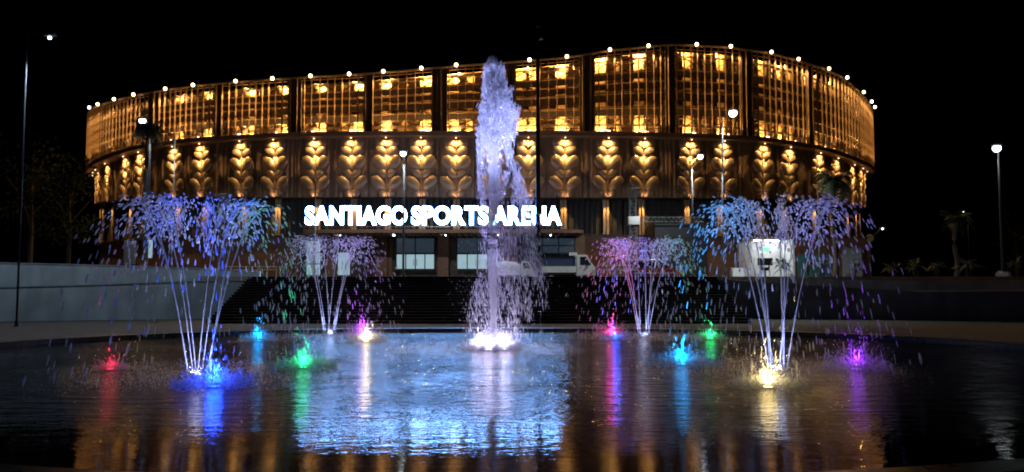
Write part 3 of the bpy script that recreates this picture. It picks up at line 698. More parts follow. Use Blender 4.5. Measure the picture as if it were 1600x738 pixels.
# wide fine droplets
n = 2600; z = rng.random(n) ** 1.4 * 5.2; q = rng.normal(0, 1, n) * (0.55 + 0.1 * z)
P = np.stack([q + 0.12 * z, rng.normal(0, .6, n), z + .03], 1); D = np.stack([rng.normal(0, .1, n), rng.normal(0, .1, n), -np.ones(n)], 1)
drops('fine_spray', P, D, rng.uniform(.02, .12, n), rng.uniform(.004, .009, n), M['spray'], jet)
n = 11000; r = np.abs(rng.normal(0, .5, n)) + .05; a = rng.random(n) * 2 * PI; z = np.abs(rng.normal(0, .38, n)) * np.exp(-r * .8) + .02
P = np.stack([r * np.cos(a), r * np.sin(a), z], 1); D = np.stack([np.cos(a) * .6, np.sin(a) * .6, rng.normal(.6, .5, n)], 1)
drops('base_splash', P, D, rng.uniform(.03, .12, n), rng.uniform(.006, .018, n), M['spray'], jet)

G = 9.81
def tree_fountain(loc, label, height, rmax, seed, wind):
    t = thing('tree_fountain', loc, label, 'fountain jet', 'tree shaped water jets round the central jet')
    rs = random.Random(seed); g = np.random.default_rng(seed)
    mb = MB(); mb.tube([(0.28 * math.cos(a), 0.28 * math.sin(a), -0.06) for a in [2 * PI * k / 24 for k in range(25)]], 0.05, 8); mb.bar((0, 0, -0.25), (0, 0, -0.02), 0.1)
    mb.build('nozzle_ring', M['steel'], t)
    vz = math.sqrt(2 * G * height); NJ = 13; allP = []; allD = []; allL = []; allR = []
    for k in range(NJ):
        a = 2 * PI * k / NJ + 0.1; tw = (1 if k % 2 else -1) * rs.uniform(.6, .9); big = k % 3; v = vz * rs.uniform(.98, 1.008)
        vr = rmax / (v / G) * (rs.uniform(.88, 1.08) if big else rs.uniform(.22, .5))
        c, s_ = math.cos(a), math.sin(a)
        vx = vr * c - tw * s_ + wind; vy = vr * s_ + tw * c
        pos = lambda tt: (0.28 * c + vx * tt, 0.28 * s_ + vy * tt, 0.0 + v * tt - 0.5 * G * tt * tt)
        tb = v / G * rs.uniform(.8, .95); n = 26; pts = []; rad = []
        for i in range(n):
            tt = tb * (i / (n - 1)); p = pos(tt); wob = 0.035 * (i / n) ** 2
            pts.append((p[0] + rs.uniform(-wob, wob), p[1] + rs.uniform(-wob, wob), p[2])); rad.append((0.012 + 0.017 * i / n) * rs.uniform(.75, 1.3))
        if big: MB().tube(pts, rad, 6).build('jet', M['jet'], t, True)
    # the jets break up into one wide umbrella of drops
    T0 = vz / G; m = 1700; v = vz * np.where(g.random(m) < .5, g.uniform(.985, 1.012, m), g.uniform(.90, 1.0, m)); T = 2 * v / G
    vrm = rmax / T0 * 1.06; vr = vrm * np.sqrt(g.uniform(.10, 1.0, m)); a = g.random(m) * 2 * PI; a = a + .16 * np.sin(9 * a)
    tt = np.where(g.random(m) < 0.66, g.normal(T0 * 1.06, T0 * .25, m), g.uniform(T0 * .85, T0 * 2, m)); tt = np.clip(tt, T0 * .55, T * .985)
    sp_ = 0.06 + 0.16 * np.clip(tt / T0 - .8, 0, 1.2)
    ta = tt + np.maximum(tt - T0 * .7, 0) * .45
    x = (0.28 + vr * ta) * np.cos(a) + wind * tt + g.normal(0, 1, m) * sp_; y = (0.28 + vr * ta) * np.sin(a) + g.normal(0, 1, m) * sp_
    zz = v * tt - .5 * G * tt * tt + g.normal(0, .05, m)
    Dv = np.stack([vr * np.cos(a) * 1.3 + wind, vr * np.sin(a) * 1.3, v - G * tt + g.normal(0, .5, m)], 1); speed = np.linalg.norm(Dv, axis=1); keep = zz > 0.04
    allP = [np.stack([x, y, zz], 1)[keep]]; allD = [Dv[keep]]; allL = [(0.07 + 0.028 * speed * g.uniform(.5, 1.3, m))[keep]]; allR = [(g.uniform(.009, .021, m) * np.where(g.random(m) < .25, 1.8, 1))[keep]]
    drops('falling_drops', np.concatenate(allP), np.concatenate(allD), np.concatenate(allL), np.concatenate(allR), M['spray'], t, True)
    # where the drops land
    n = 3000; r = np.abs(g.normal(rmax * 1.6, rmax * .7, n)); a = g.random(n) * 2 * PI; z = np.abs(g.normal(0, .07, n)) + .01
    drops('landing_splash', np.stack([r * np.cos(a), r * np.sin(a), z], 1), np.stack([g.normal(0, .4, n), g.normal(0, .4, n), np.ones(n)], 1), g.uniform(.02, .08, n), g.uniform(.005, .011, n), M['spray'], t)
    return t
tree_fountain(TREES[0], 'large tree shaped water jet at front left above the deep blue lamp', 5.05, 1.4, 3, -0.02)
tree_fountain(TREES[1], 'large tree shaped water jet at front right behind the yellow lamp', 5.15, 1.44, 5, -0.05)
tree_fountain(TREES[2], 'smaller looking tree shaped jet at back left before the lit doors', 4.8, 1.4, 8, 0.1)
tree_fountain(TREES[3], 'smaller looking tree shaped jet at back right before the maroon car', 4.65, 1.4, 11, 0.0)

# ------------------------------------------------------------------ pool lamps, each under a little burst of spray
LP = [(173, 578, (1, .02, .08), 5, .30, 500, 0.55, 'red pool lamp at far left with faint spray'),
      (335, 605, (.01, .06, 1), 60, .6, 1200, 1.0, 'deep blue pool lamp at the foot of the front left jet'),
      (403, 533, (.0, .35, 1), 40, .5, 800, 0.8, 'cyan blue pool lamp behind the front left jet'),
      (474, 575, (.02, 1, .30), 26, .62, 1400, 0.8, 'green pool lamp with a round burst of spray, left of centre'),
      (572, 534, (1, .78, .36), 70, .55, 900, 0.75, 'warm white pool lamp below purple spray, left of the central jet'),
      (566, 527, (.5, .02, 1), 30, .6, 700, 1.5, 'purple pool lamp just behind the warm white lamp'),
      (955, 525, (1, .03, .30), 42, .5, 800, 0.9, 'magenta red pool lamp right of the central jet'),
      (962, 531, (.02, .10, 1), 34, .45, 600, 0.45, 'blue pool lamp just in front of the magenta one'),
      (1065, 570, (.0, .36, 1), 48, .75, 1500, 0.9, 'bright cyan pool lamp with wide spray right of centre'),
      (1110, 530, (.02, 1, .25), 22, .45, 700, 0.8, 'green pool lamp at the back right'),
      (1200, 606, (1, .72, .26), 46, .62, 1500, 0.85, 'yellow pool lamp with sparkling spray before the front right jet'),
      (1338, 578, (.33, .03, 1), 16, .6, 1100, 1.35, 'violet pool lamp at far right with tall spray')]
for i, (px, py, colr, pwr, rw, cnt, hgt, lab) in enumerate(LP):
    g0 = ground(px, py)
    t = thing('pool_lamp', g0, lab, 'lamp', 'coloured lamps in the pool')
    MB().lathe([(0.16, -0.2), (0.17, -0.02), (0.19, 0.0), (0.19, 0.025), (0.15, 0.03)], n=16).build('housing', M['steel'], t, True)
    le = MB().lathe([(0.145, 0.026), (0.11, 0.032), (0.01, 0.036)], n=14).build('lens', emis('lamp_colour', colr, 5 + pwr * 0.1), t, True)
    g = np.random.default_rng(100 + i); n = cnt
    n = int(n * 1.5); r = rw * 1.7 * g.random(n) ** .7 + .02; a = g.random(n) * 2 * PI; z = np.abs(g.normal(0, hgt * .30, n)) * np.exp(-r / rw * .55) * np.where(g.random(n) < .15, 2.6, 1) + .015
    P = np.stack([r * np.cos(a), r * np.sin(a), z], 1); Dd = np.stack([np.cos(a) * r * 1.6, np.sin(a) * r * 1.6, .3 + z * 1.5 + g.normal(0, .3, n)], 1)
    drops('spray', P, Dd, g.uniform(.03, .16, n), g.uniform(.004, .012, n), M['spray'], t)
    light('SPOT', (0, 0, 0.12), colr, pwr * 2.2, t, Vector((0, 0, 1)), 0.1, R(172), 0.15)
    light('POINT', (0, 0, 0.3), colr, pwr * 1.3 if 'deep blue' in lab else min(12, pwr * .4), t, size=0.22)
    light('SPOT', (0, 0, 0.2), colr, pwr * (80 if colr[2] > .9 and colr[0] < .2 else 36), t, Vector((0, 0, 1)), 0.15, R(66), 0.7)
# the central jet's own lamp ring and added outer lamps
t = thing('jet_lamp_ring', JET + Vector((0, 0, 0)), 'dazzling white lamp ring round the foot of the central jet, plus added outer lamps', 'lamp')
lr = MB().lathe([(0.15, 0.028), (0.12, 0.036), (0.01, 0.04)], n=14).mesh('lens', emis('jet_lamp', (.86, .74, 1.0), 6), True)
hs = MB().lathe([(0.16, -0.2), (0.18, 0.0), (0.18, 0.028)], n=16).mesh('housing', M['steel'], True)
for k in range(6):
    a = 2 * PI * k / 6 + .3; p = (0.62 * math.cos(a), 0.62 * math.sin(a), 0.0)
    link('housing', hs, t, p); link('lens', lr, t, p)
    light('AREA', (p[0], p[1], 0.2), (.50, .40, 1.0), 16, t, Vector((-p[0] * 0.05, -p[1] * 0.05, 1)), 0.3, spread=R(26))
    light('SPOT', (p[0] * .9, p[1] * .9, 0.14), (.76, .64, 1.0), 170, t, Vector((0, 0, 1)), 0.15, R(172), 0.15)
    light('POINT', (p[0] * .9, p[1] * .9, 0.35), (.66, .60, 1.0), 26, t, size=0.3)
    q = (5.6 * math.cos(a), 5.6 * math.sin(a), 0.0)  # unseen lamps, put in to brighten the top of the jet
    link('housing', hs, t, (q[0], q[1], -0.03))
    light('SPOT', (q[0], q[1], 0.05), (.44, .46, 1.0), 9500, t, Vector((-q[0], -q[1], 10.3)), 0.12, R(26), 0.9)
# lamp rings inside the tree fountains (white, soft)
for i, tp in enumerate(TREES):
    t = thing('jet_lamp', tp, ['pale lamp at the foot of the front left tree jet', 'pale lamp at the foot of the front right tree jet', 'pale lamp at the foot of the back left tree jet', 'pale lamp at the foot of the back right tree jet'][i], 'lamp')
    MB().lathe([(0.12, -0.2), (0.14, -0.04), (0.14, -0.01)], n=14).build('housing', M['steel'], t, True)
    MB().lathe([(0.11, -0.01), (0.09, 0.02), (0.01, 0.035)], n=14).build('lens', emis('pale_lamp', (.55, .6, 1.0), 3), t, True)
    light('AREA', (0, 0, 0.06), (.40, .46, 1.0), 140, t, Vector((0, 0, 1)), 0.5, spread=R(75))
    light('POINT', (0, 0, 0.7), (.5, .6, 1.0), 9, t, size=0.2)

# ------------------------------------------------------------------ poles and street lights
def street_lamp(px, py_top, py_base, Y, lamp, label, col=(0.88, .97, 1.0), power=400, r=0.09, lens=0.2, base=False, arm=True, cone=R(135), zbase=None, aim=(0, 0.3, -1), fwd=0.45):
    b = at(px, py_base, Y); tz = at(px, py_top, Y).z; zb = zbase if zbase is not None else RDZ
    if base == 'wall': zb = b.z
    t = thing('street_lamp', (b.x, Y, zb), label, 'street lamp')
    MB().tube([(0, 0, 0), (0, 0, (tz - zb) * .5), (0, 0, tz - zb)], [r, r * .85, r * .6], 10).build('pole', M['lamp_pole'], t, True)
    MB().lathe([(r * 2.4, 0), (r * 2.4, 0.04), (r * 1.5, 0.06), (r * 1.3, 0.35)], n=12).build('base_plate', M['lamp_pole'], t)
    l = at(lamp[0], lamp[1], Y) - Vector(t.location)
    if arm: MB().tube([(0, 0, tz - zb - 0.08), (l.x * .6, 0, (tz - zb) * .5 + l.z * .5), (l.x * .9, 0, l.z + 0.06)], [r * .5, r * .45, r * .4], 8).build('arm', M['lamp_pole'], t, True)
    MB().box((l.x, 0, l.z + 0.10), (0.62, 0.3, 0.1)).build('lamp_head', M['lamp_pole'], t)
    MB().lathe([(0.02, -lens), (lens * .5, -lens * .86), (lens * .86, -lens * .5), (lens, 0.0), (lens * .86, lens * .4), (lens * .4, lens * .55)], (l.x, -0.02, l.z - lens * .45), 16).build('lens', emis('street_lens_flare', col, 9), t, True)  # ball shape stands in for the round flare of the lamp
    light('SPOT', (l.x, fwd, l.z - lens * 1.5 - 0.1), col, power, t, Vector(aim), 0.15, cone, 0.3)
    return t
street_lamp(229, 196, 430, 57, (223, 187), 'street lamp beside the left palm with brilliant white head', power=1200, lens=0.26)
street_lamp(630, 246, 430, 53.6, (630, 238), 'short street lamp left of the central jet, white flare ball above the letters', power=2600, lens=0.22, arm=False, zbase=PLZ)
street_lamp(1132, 182, 430, 54, (1145, 174), 'tall street lamp with very bright head before the right part of the arena', power=1800, lens=0.30, zbase=PLZ)
street_lamp(1083, 258, 431, 53.8, (1094, 243), 'lower street lamp with upswept arm left of the tallest one', power=2600, lens=0.2, zbase=PLZ)
street_lamp(1567, 236, 430, 52.5, (1557, 229), 'street lamp alone at far right on a pale concrete block', power=140, lens=0.28, zbase=2.9)
far_lamp = street_lamp(26, 48, 500, 41.5, (78, 58), 'very tall street lamp at far left with a long arm', power=2800, lens=0.1, zbase=0.1, r=0.06, aim=(0.0, 0.25, -1), cone=R(110), col=(.62, .82, 1.0), fwd=0.5)
for ch in far_lamp.children:
    if ch.type == 'MESH' and ch.name.split('.')[0] in ('pole', 'base_plate'): ch.data.materials[0] = M['black']  # black stands in for this pole and base being hardly lit
street_lamp(1358, 372, 430, 84, (1379, 357), 'small distant street lamp just right of the arena', power=120, lens=0.1)
street_lamp(1515, 334, 425, 110, (1505, 331), 'faint distant street lamp near the far right lamp', power=30, lens=0.1)
q = at(1568, 431, 52.5); t = thing('concrete_block', (q.x, 52.5, 2.3), 'pale concrete block at the foot of the far right street lamp', 'block')
MB().lathe([(0.62, 0), (0.56, 0.86), (0.5, 0.9)], n=4).build('block_body', M['wall_white'], t); MB().box((0, 0, 0.96), (0.5, 0.5, 0.1)).build('block_cap', M['wall_grey'], t)
def plain_pole(px, y0, y1, Y, r, m, label, finial=False, zb=RDZ, taper=.5, name='flagpole'):
    b = at(px, y1, Y); tz = at(px, y0, Y).z
    t = thing(name, (b.x, Y, zb), label, 'pole')
    MB().tube([(0, 0, 0), (0, 0, (tz - zb) * .5), (0, 0, tz - zb)], [r, r * (1 + taper) / 2, r * taper], 12).build('pole', m, t, True)
    MB().lathe([(r * 2.2, 0), (r * 2.2, .05), (r * 1.4, .1)], n=12).build('base_plate', m, t)
    if finial:
        MB().lathe([(.02, 0), (.12, .06), (.16, .16), (.12, .26), (.02, .32)], (0, 0, tz - zb), 10).build('finial', m, t, True)
        MB().box((0.18, 0, tz - zb - 0.75), (0.35, 0.1, 0.14)).build('pulley', M['pole'], t)
    return t
plain_pole(841, 44, 436, 50.6, 0.19, M['black'], 'tall black pole at the head of the stairs crossing the last letters', True, PLZ, .55)
plain_pole(491, 262, 430, 56, 0.085, M['pole'], 'slim pale pole crossing the first letter of the sign', False)
plain_pole(268, 214, 425, 60, 0.06, M['pole'], 'thin grey pole behind the front left tree jet', False)
plain_pole(1281, 300, 425, 60, 0.09, M['pole'], 'slim pale pole behind the front right tree jet', False)
# lattice masts
def mast(px, y0, Y, w, label):
    b = at(px, 432, Y); h = at(px, y0, Y).z - RDZ; t = thing('lattice_mast', (b.x, Y, RDZ), label, 'mast')
    for sx in (-1, 1):
        for sy in (-1, 1): MB().bar((sx * w / 2, sy * w / 2, 0), (sx * w / 2, sy * w / 2, h), 0.035, 6).build('leg', M['pole'], t)
    mb = MB(); n = int(h / w / 1.1)
    for k in range(n):
        a, c = h * k / n, h * (k + 1) / n; sg = 1 if k % 2 else -1
        for sy in (-1, 1):
            mb.bar((-sg * w / 2, sy * w / 2, a), (sg * w / 2, sy * w / 2, c), 0.02, 5); mb.bar((-w / 2, sy * w / 2, a), (w / 2, sy * w / 2, a), 0.02, 5)
            mb.bar((sy * w / 2, -sg * w / 2, a), (sy * w / 2, sg * w / 2, c), 0.02, 5)
    mb.build('lacing', M['pole'], t); MB().box((0, 0, h + .04), (w + .2, w + .2, .08)).build('top_plate', M['pole'], t)
    return t, h, b
t, h, b = mast(990, 296, 64.5, 0.55, 'lattice mast with a long boom at the right of the entrance')
e = at(1098, 340, 64.5); z = e.z - RDZ
mb = MB(); L_ = e.x - b.x
for dz in (0, -0.4): mb.bar((0, -0.3, z + dz), (L_, -0.3, z + dz), 0.03, 6)
for k in range(14): mb.bar((L_ * k / 14, -0.3, z), (L_ * (k + .5) / 14, -0.3, z - 0.4), 0.018, 5); mb.bar((L_ * (k + .5) / 14, -0.3, z - .4), (L_ * (k + 1) / 14, -0.3, z), 0.018, 5)
mb.build('boom', M['pole'], t)
MB().box((0, -0.15, z - 0.3), (0.95, 0.9, 0.7)).build('carriage', M['steel'], t)
mast(346, 305, 64.5, 0.5, 'lattice mast seen through the front left tree jet')

# ------------------------------------------------------------------ vehicles
def wheel(parent, x, y, r=0.29):
    o = MB().add(*cyl_y(x, y, r, 0.2)).build('wheel', M['tyre'], parent); MB().add(*cyl_y(x, y - (0.11 if y < 0 else -0.11), r * .6, 0.02)).build('hub', M['steel'], o)
def cyl_y(x, y, r, w, n=18):
    vs = [(x + r * math.cos(2 * PI * k / n), y + s * w / 2, r + r * math.sin(2 * PI * k / n) * 1.0 if False else 0.29 + r * math.sin(2 * PI * k / n)) for s in (-1, 1) for k in range(n)]
    return vs, [tuple(range(n)), tuple(range(2 * n - 1, n - 1, -1))] + [(k, k + n, (k + 1) % n + n, (k + 1) % n) for k in range(n)]
TY = 58.5
q = at(888, 432, TY)
tr = thing('mini_truck', (q.x, TY, RDZ), 'small white pickup truck facing right with dark canvas side', 'truck'); tr.scale = (1.1, 1.1, 1.15)
# cab: side profile, front to the right
cabp = [(0.55, .42), (1.86, .42), (1.90, .62), (1.86, .98), (1.60, 1.30), (1.30, 1.80), (1.18, 1.86), (0.66, 1.86), (0.58, 1.80), (0.55, 1.2)]
MB().prism(cabp, -0.72, 0.72).build('cab', M['white_paint'], tr)
for sg in (-1, 1):
    MB().prism([(0.78, 1.14), (1.52, 1.14), (1.24, 1.72), (0.78, 1.72)], sg * 0.722, sg * 0.732).build('side_window', M['glass_dark'], tr)
    dr = MB().prism([(0.72, .5), (1.42, .5), (1.58, .8), (1.58, 1.08), (0.72, 1.08)], sg * 0.7215, sg * 0.7285).build('door', M['white_paint'], tr); MB().box((0.82, sg * .745, 1.0), (.14, .03, .03)).build('handle', M['black'], dr)
    MB().lathe([(.02, -.05), (.1, -.02), (.1, .04)], (1.84, sg * .55, .78), 10).build('headlight', M['steel'], tr)
    MB().box((1.5, sg * .84, 1.25), (.05, .14, .2)).build('mirror', M['black'], tr)
MB().add([(1.605, -.6, 1.33), (1.605, .6, 1.33), (1.335, .55, 1.77), (1.335, -.55, 1.77), (1.635, -.6, 1.345), (1.635, .6, 1.345), (1.365, .55, 1.785), (1.365, -.55, 1.785)], [(4, 5, 6, 7), (0, 3, 2, 1), (0, 1, 5, 4), (1, 2, 6, 5), (2, 3, 7, 6), (3, 0, 4, 7)]).build('windscreen', M['glass_dark'], tr)
MB().box((1.9, 0, .45), (.12, 1.4, .16)).build('bumper', M['black'], tr)
MB().box((-0.75, 0, .62), (2.5, 1.4, .10)).build('bed_floor', M['dark_metal'], tr)
for sg in (-1, 1): MB().box((-0.75, sg * .72, .86), (2.5, .05, .42)).build('drop_side', M['white_paint'], tr)
MB().box((-2.02, 0, .86), (.05, 1.4, .42)).build('tailgate', M['white_paint'], tr); MB().box((0.5, 0, 1.15), (.05, 1.4, 1.3)).build('headboard', M['white_paint'], tr)
for sg in (-1, 1): MB().box((-0.75, sg * .66, 1.36), (2.4, .03, .55)).build('canvas_side', M['navy'], tr)
mb = MB()
for x in (-1.95, .42):
    for sg in (-1, 1): mb.box((x, sg * .7, 1.36), (.05, .05, .6))
    mb.box((x, 0, 1.68), (.05, 1.45, .05))
for sg in (-1, 1): mb.box((-0.76, sg * .7, 1.68), (2.34, .04, .045))
mb.build('bed_frame', M['dark_metal'], tr)
MB().box((0.35, 0, 1.92), (.5, .9, .2)).build('roof_box', M['white_paint'], tr)
MB().box((-0.1, 0, .45), (3.7, .8, .16)).build('chassis', M['black'], tr)
for x in (1.25, -1.25):
    for sg in (-1, 1): wheel(tr, x, sg * .62)
q = at(800, 432, 60.5)
v = thing('cargo_truck', (q.x, 60.5, RDZ), 'pale truck with tarpaulin covered load behind the central jet', 'truck')
cabp2 = [(0.75, .42), (1.72, .42), (1.74, .9), (1.55, 1.25), (1.35, 1.66), (0.85, 1.68), (0.75, 1.6)]
MB().prism(cabp2, -.74, .74).build('cab', M['white_paint'], v)
for sg in (-1, 1): MB().prism([(0.9, 1.1), (1.5, 1.1), (1.3, 1.55), (0.9, 1.55)], sg * .742, sg * .752).build('side_window', M['glass_dark'], v)
MB().box((-.6, 0, .8), (2.6, 1.5, .5)).build('bed', M['white_paint'], v)
mb = MB(); vs = []; fs = []; NX, NYY = 15, 7
for i in range(NX):
    for j in range(NYY):
        x = -1.9 + 2.6 * i / (NX - 1); y = -.74 + 1.48 * j / (NYY - 1)
        vs.append((x, y, 1.07 + (.62 * math.sin(PI * (i + .4) / NX) ** .4 * math.sin(PI * (j + .35) / (NYY - .3)) ** .5 + random.uniform(-.07, .07)) * (0 if j in (0, NYY - 1) else 1)))
for i in range(NX - 1):
    for j in range(NYY - 1): a = i * NYY + j; fs.append((a, a + NYY, a + NYY + 1, a + 1))
mb.add(vs, fs).build('tarpaulin', M['tarp'], v, True)
MB().box((0, 0, .45), (3.3, .8, .18)).build('chassis', M['black'], v)
for x in (1.2, -1.1):
    for sg in (-1, 1): wheel(v, x, sg * .64)
q = at(1022, 432, 59.5)
c = thing('maroon_car', (q.x, 59.5, RDZ), 'dark maroon sport utility car parked behind the back right jet', 'car')
bodyp = [(-2.15, .40), (2.1, .40), (2.18, .62), (2.1, .95), (1.35, 1.05), (0.75, 1.08), (-2.1, 1.08), (-2.2, .8)]
MB().prism(bodyp, -.86, .86).build('body', M['maroon'], c)
MB().prism([(-2.08, 1.083), (1.2, 1.083), (0.62, 1.66), (0.45, 1.72), (-1.85, 1.72), (-1.98, 1.6)], -.78, .78).build('cabin', M['maroon'], c)
for sg in (-1, 1):
    for a_, b_, c_, d_ in ((-1.85, -.75, -1.8, -.75), (-.65, .2, -.65, .2), (.3, 1.0, .3, .58)):
        MB().prism([(a_, 1.14), (b_, 1.14), (d_, 1.6), (c_, 1.6)], sg * .782, sg * .792).build('side_window', M['glass_dark'], c)
    MB().box((1.25, sg * .92, 1.15), (.1, .16, .14)).build('mirror', M['maroon'], c)
    rr = MB().bar((-1.7, sg * .6, 1.80), (.4, sg * .6, 1.80), .03, 8)
    for x in (-1.5, .2): rr.bar((x, sg * .6, 1.7), (x, sg * .6, 1.8), .025, 6)
    rr.build('roof_rail', M['steel'], c)
    MB().box((2.14, sg * .6, .82), (.1, .4, .16)).build('headlight', M['steel'], c); MB().box((-2.15, sg * .68, .85), (.08, .22, .3)).build('tail_light', mat('tail_red', (.4, .01, .01), .3), c)
MB().box((0, -.868, .72), (3.6, .02, .04)).build('side_trim', M['steel'], c)
for x in (1.4, -1.35):
    for sg in (-1, 1): wheel(c, x, sg * .78, .34)
# railings
def railing(px0, px1, ya, yb, Y, m, label, n):
    a, b = at(px0, ya, Y), at(px1, ya, Y); zt = a.z; z2 = at(px0, yb, Y).z; t = thing('railing', (a.x, Y, RDZ), label, 'railing'); w = b.x - a.x
    for zz in (zt, z2): MB().bar((0, 0, zz - RDZ), (w, 0, zz - RDZ), .04, 8).build('rail', m, t)
    for k in range(n): MB().bar((w * k / (n - 1), 0.0, 0), (w * k / (n - 1), 0, zt - RDZ - 0.03), .04, 8).build('post', m, t)
railing(934, 992, 415, 422, 57.5, M['pole'], 'short grey two bar railing left of the maroon car', 5)
railing(345, 432, 417, 422, 57.5, M['tan'], 'tan two bar railing behind the front left tree jet', 7)
railing(455, 470, 410, 420, 57.5, M['dark_metal'], 'small dark railing at left of the tall lit door', 2)
# small props right of the stairs
q = at(1153, 432, 57); t = thing('sign_board', (q.x, 57, RDZ), 'small white folding board at the right of the stairs', 'sign')
for sg in (-1, 1): MB().box((0, sg * .2, .62), (.9, .03, .95), 0, sg * .22).build('board', M['white_wall'], t)
for sx in (-1, 1):
    for sg in (-1, 1): MB().bar((sx * .4, sg * .32, 0), (sx * .4, sg * .1, 1.1), .02, 6).build('leg', M['dark_metal'], t)
q = at(1196, 432, 56); t = thing('spotlight_stand', (q.x, 56, RDZ), 'black spotlight on a stand in front of the white booth', 'spotlight')
MB().bar((0, 0, 0), (0, 0, 1.1), .05, 8).build('stand', M['black'], t); MB().box((0, 0, 1.0), (.5, .4, .25)).build('base_box', M['black'], t)
for sx in (-1, 1): MB().box((sx * .28, 0, 1.3), (.06, .16, .5)).build('yoke_arm', M['black'], t)
mb = MB().box((0, 0, 1.55), (1.0, .5, .55)); mb.box((0, -.3, 1.55), (.8, .14, .4)); mb.build('lamp_housing', M['black'], t)
q = at(1359, 372, 83); t = thing('round_sign', (q.x, 83, RDZ), 'round pale road sign at right of the arena', 'sign')
h = q.z - RDZ; MB().bar((0, 0, 0), (0, 0, h), .05, 8).build('post', M['pole'], t)
vs, fs = cyl_y(0, -.08, .42, .04); MB().add([(x, y, z - .29 + h) for x, y, z in vs], fs).build('disc', M['white_wall'], t)

# ------------------------------------------------------------------ plants
def frond(mb, o, yaw, L, up, droop, n=11, wl=.5):
    """one feathered leaf: midrib with leaflets"""
    c, s = math.cos(yaw), math.sin(yaw); pts = []
    for i in range(n + 1):
        u = i / n; r = L * u * (1 - .18 * u * u); z = up * u * L - droop * u * u * L; pts.append(Vector(o) + Vector((c * r, s * r, z)))
    mb.tube(pts, [.035 * (1 - .8 * i / n) for i in range(n + 1)], 4)
    for i in range(1, n + 1):
        u = i / n; d = (pts[i] - pts[i - 1]).normalized(); side = d.cross(Vector((0, 0, 1))).normalized(); ll = wl * math.sin(PI * (.12 + .8 * u)) 
        for sg in (-1, 1):
            tip = pts[i] + side * sg * ll + d * ll * .5 + Vector((0, 0, -ll * random.uniform(.15, .6))); w = d * .07
            mb.add([pts[i] - w, pts[i] + w, tip], [(0, 1, 2)])
def palm(px, py_c, Y, label, L=1.9, nf=24, wl=.55, trunk=.16, zb=RDZ):
    q = at(px, py_c, Y); h = q.z - zb; t = thing('palm_tree', (q.x, Y, zb), label, 'palm')
    pts = [(0.08 * math.sin(k * .7), .05 * math.cos(k), h * k / 10) for k in range(11)]
    MB().tube(pts, [trunk * (1.35 - .5 * k / 10) * (1 + .08 * (k % 2)) for k in range(11)], 10).build('trunk', M['bark'], t, True)
    mb = MB()
    for k in range(nf):
        frond(mb, pts[-1], 2 * PI * k / nf * 2.4 + random.uniform(-.2, .2), L * random.uniform(.75, 1.1), random.uniform(.1, 1.3), random.uniform(.6, 1.5), wl=wl)
    mb.build('crown', M['leaf'], t); return t
palm(231, 205, 55.5, 'dark palm on the left before the arena beside a bright lamp', 1.45, 30, .5)
palm(1302, 285, 55, 'dark palm on the right before the curved end of the arena', 1.7, 32, .6)
palm(1492, 345, 60, 'dim palm standing alone in the dark at far right', 1.6, 20, .5)
def shrub(px, py_b, Y, hgt, label, nf=14, cat='plant', zb=None, wide=.45):
    q = at(px, py_b, Y); z0 = zb if zb is not None else q.z; t = thing('shrub', (q.x, Y, z0), label, cat, 'planting along the upper walls')
    mb = MB(); st_ = MB()
    for s_ in range(3):
        o = Vector((random.uniform(-.25, .25), random.uniform(-.15, .15), 0)); top = o + Vector((random.uniform(-.15, .15), 0, hgt * random.uniform(.4, .65))); st_.bar(o, top, .03, 5)
        for k in range(nf):
            a = random.uniform(0, 2 * PI); L = hgt * random.uniform(.4, .75); d = Vector((math.cos(a) * wide * 1.6, math.sin(a) * wide * 1.6, random.uniform(-.25, .9))).normalized(); sd = d.cross(Vector((0, 0, 1)))
            sd = (sd.normalized() if sd.length > .01 else Vector((1, 0, 0))) * .05 * hgt; m_ = top + d * L * .5; e_ = top + d * L + Vector((0, 0, -.25 * L))
            mb.add([top, m_ + sd, e_, m_ - sd], [(0, 1, 2, 3)])
    st_.build('stem', M['bark'], t); mb.build('foliage', M['leaf'], t)
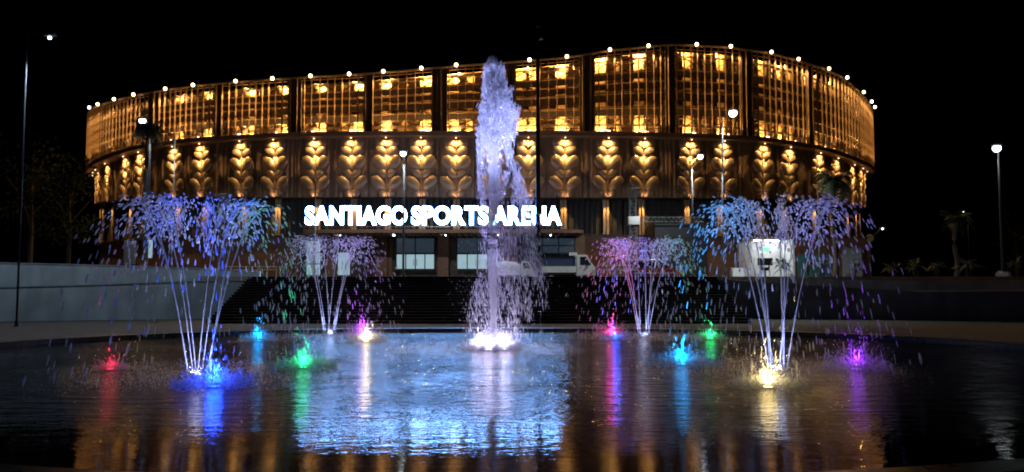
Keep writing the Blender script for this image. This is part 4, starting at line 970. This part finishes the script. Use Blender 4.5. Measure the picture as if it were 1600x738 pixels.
for px, Y, hh, lab in ((1222, 54, 1.7, 'spiky dark plant in front of the white booth'), (1262, 54, 1.5, 'spiky plant before the left half of the teal panels'), (1287, 54, 1.7, 'spiky plant before the right half of the teal panels'), (1335, 52, 1.4, 'spiky plant before the pale hut'),
                       (1400, 52, 1.2, 'low dark shrub on the right wall nearest the arena'), (1432, 52, 1.5, 'bushy dark shrub second from the arena on the right wall'), (1465, 52, 1.3, 'dark shrub left of the dim palm on the right wall'), (1515, 52, 1.7, 'dark shrub between the dim palm and the far right lamp'), (1588, 51, 1.5, 'leafy shrub right of the concrete block')):
    shrub(px, 433, Y, hh, lab, zb=PLZ if Y >= 51 else None)
def tree(px, Y, top, wide, label, n=900):
    b = at(px, 430, Y); h = at(px, top, Y).z - RDZ; t = thing('broadleaf_tree', (b.x, Y, RDZ), label, 'tree', 'dark trees at the edges of the site')
    mb = MB(); mb.tube([(0, 0, 0), (.1, 0, h * .35), (-.1, .1, h * .7)], [.28, .2, .08], 8)
    for k in range(7):
        a = k * 2.4; mb.bar((0, 0, h * (.3 + .05 * k)), (math.cos(a) * wide * .6, math.sin(a) * wide * .6, h * (.5 + .06 * k)), .08, 6, .02)
    mb.build('trunk', M['bark'], t); cr = MB()
    cl = [(random.gauss(0, wide * .42), random.gauss(0, wide * .42), h * random.uniform(.35, .95)) for _ in range(26)]
    for _ in range(n):
        c_ = random.choice(cl); p = Vector((random.gauss(c_[0], wide * .16), random.gauss(c_[1], wide * .16), min(h, random.gauss(c_[2], h * .05)))); u = Vector((random.gauss(0, 1), random.gauss(0, 1), random.gauss(0, 1))).normalized() * .22; w = u.orthogonal().normalized() * .11
        cr.add([p - u, p + w, p + u, p - w], [(0, 1, 2, 3)])
    cr.build('crown', M['tree_leaf'], t)
tree(45, 72, 215, 4.2, 'large dark tree at far left beyond the pale walls')
tree(105, 78, 245, 3.8, 'dark tree between the far left tree and the arena')
tree(1430, 120, 372, 4.0, 'low dark tree in the distance right of the arena', 500)
tree(1590, 95, 330, 4.0, 'dark tree at the far right edge', 600)
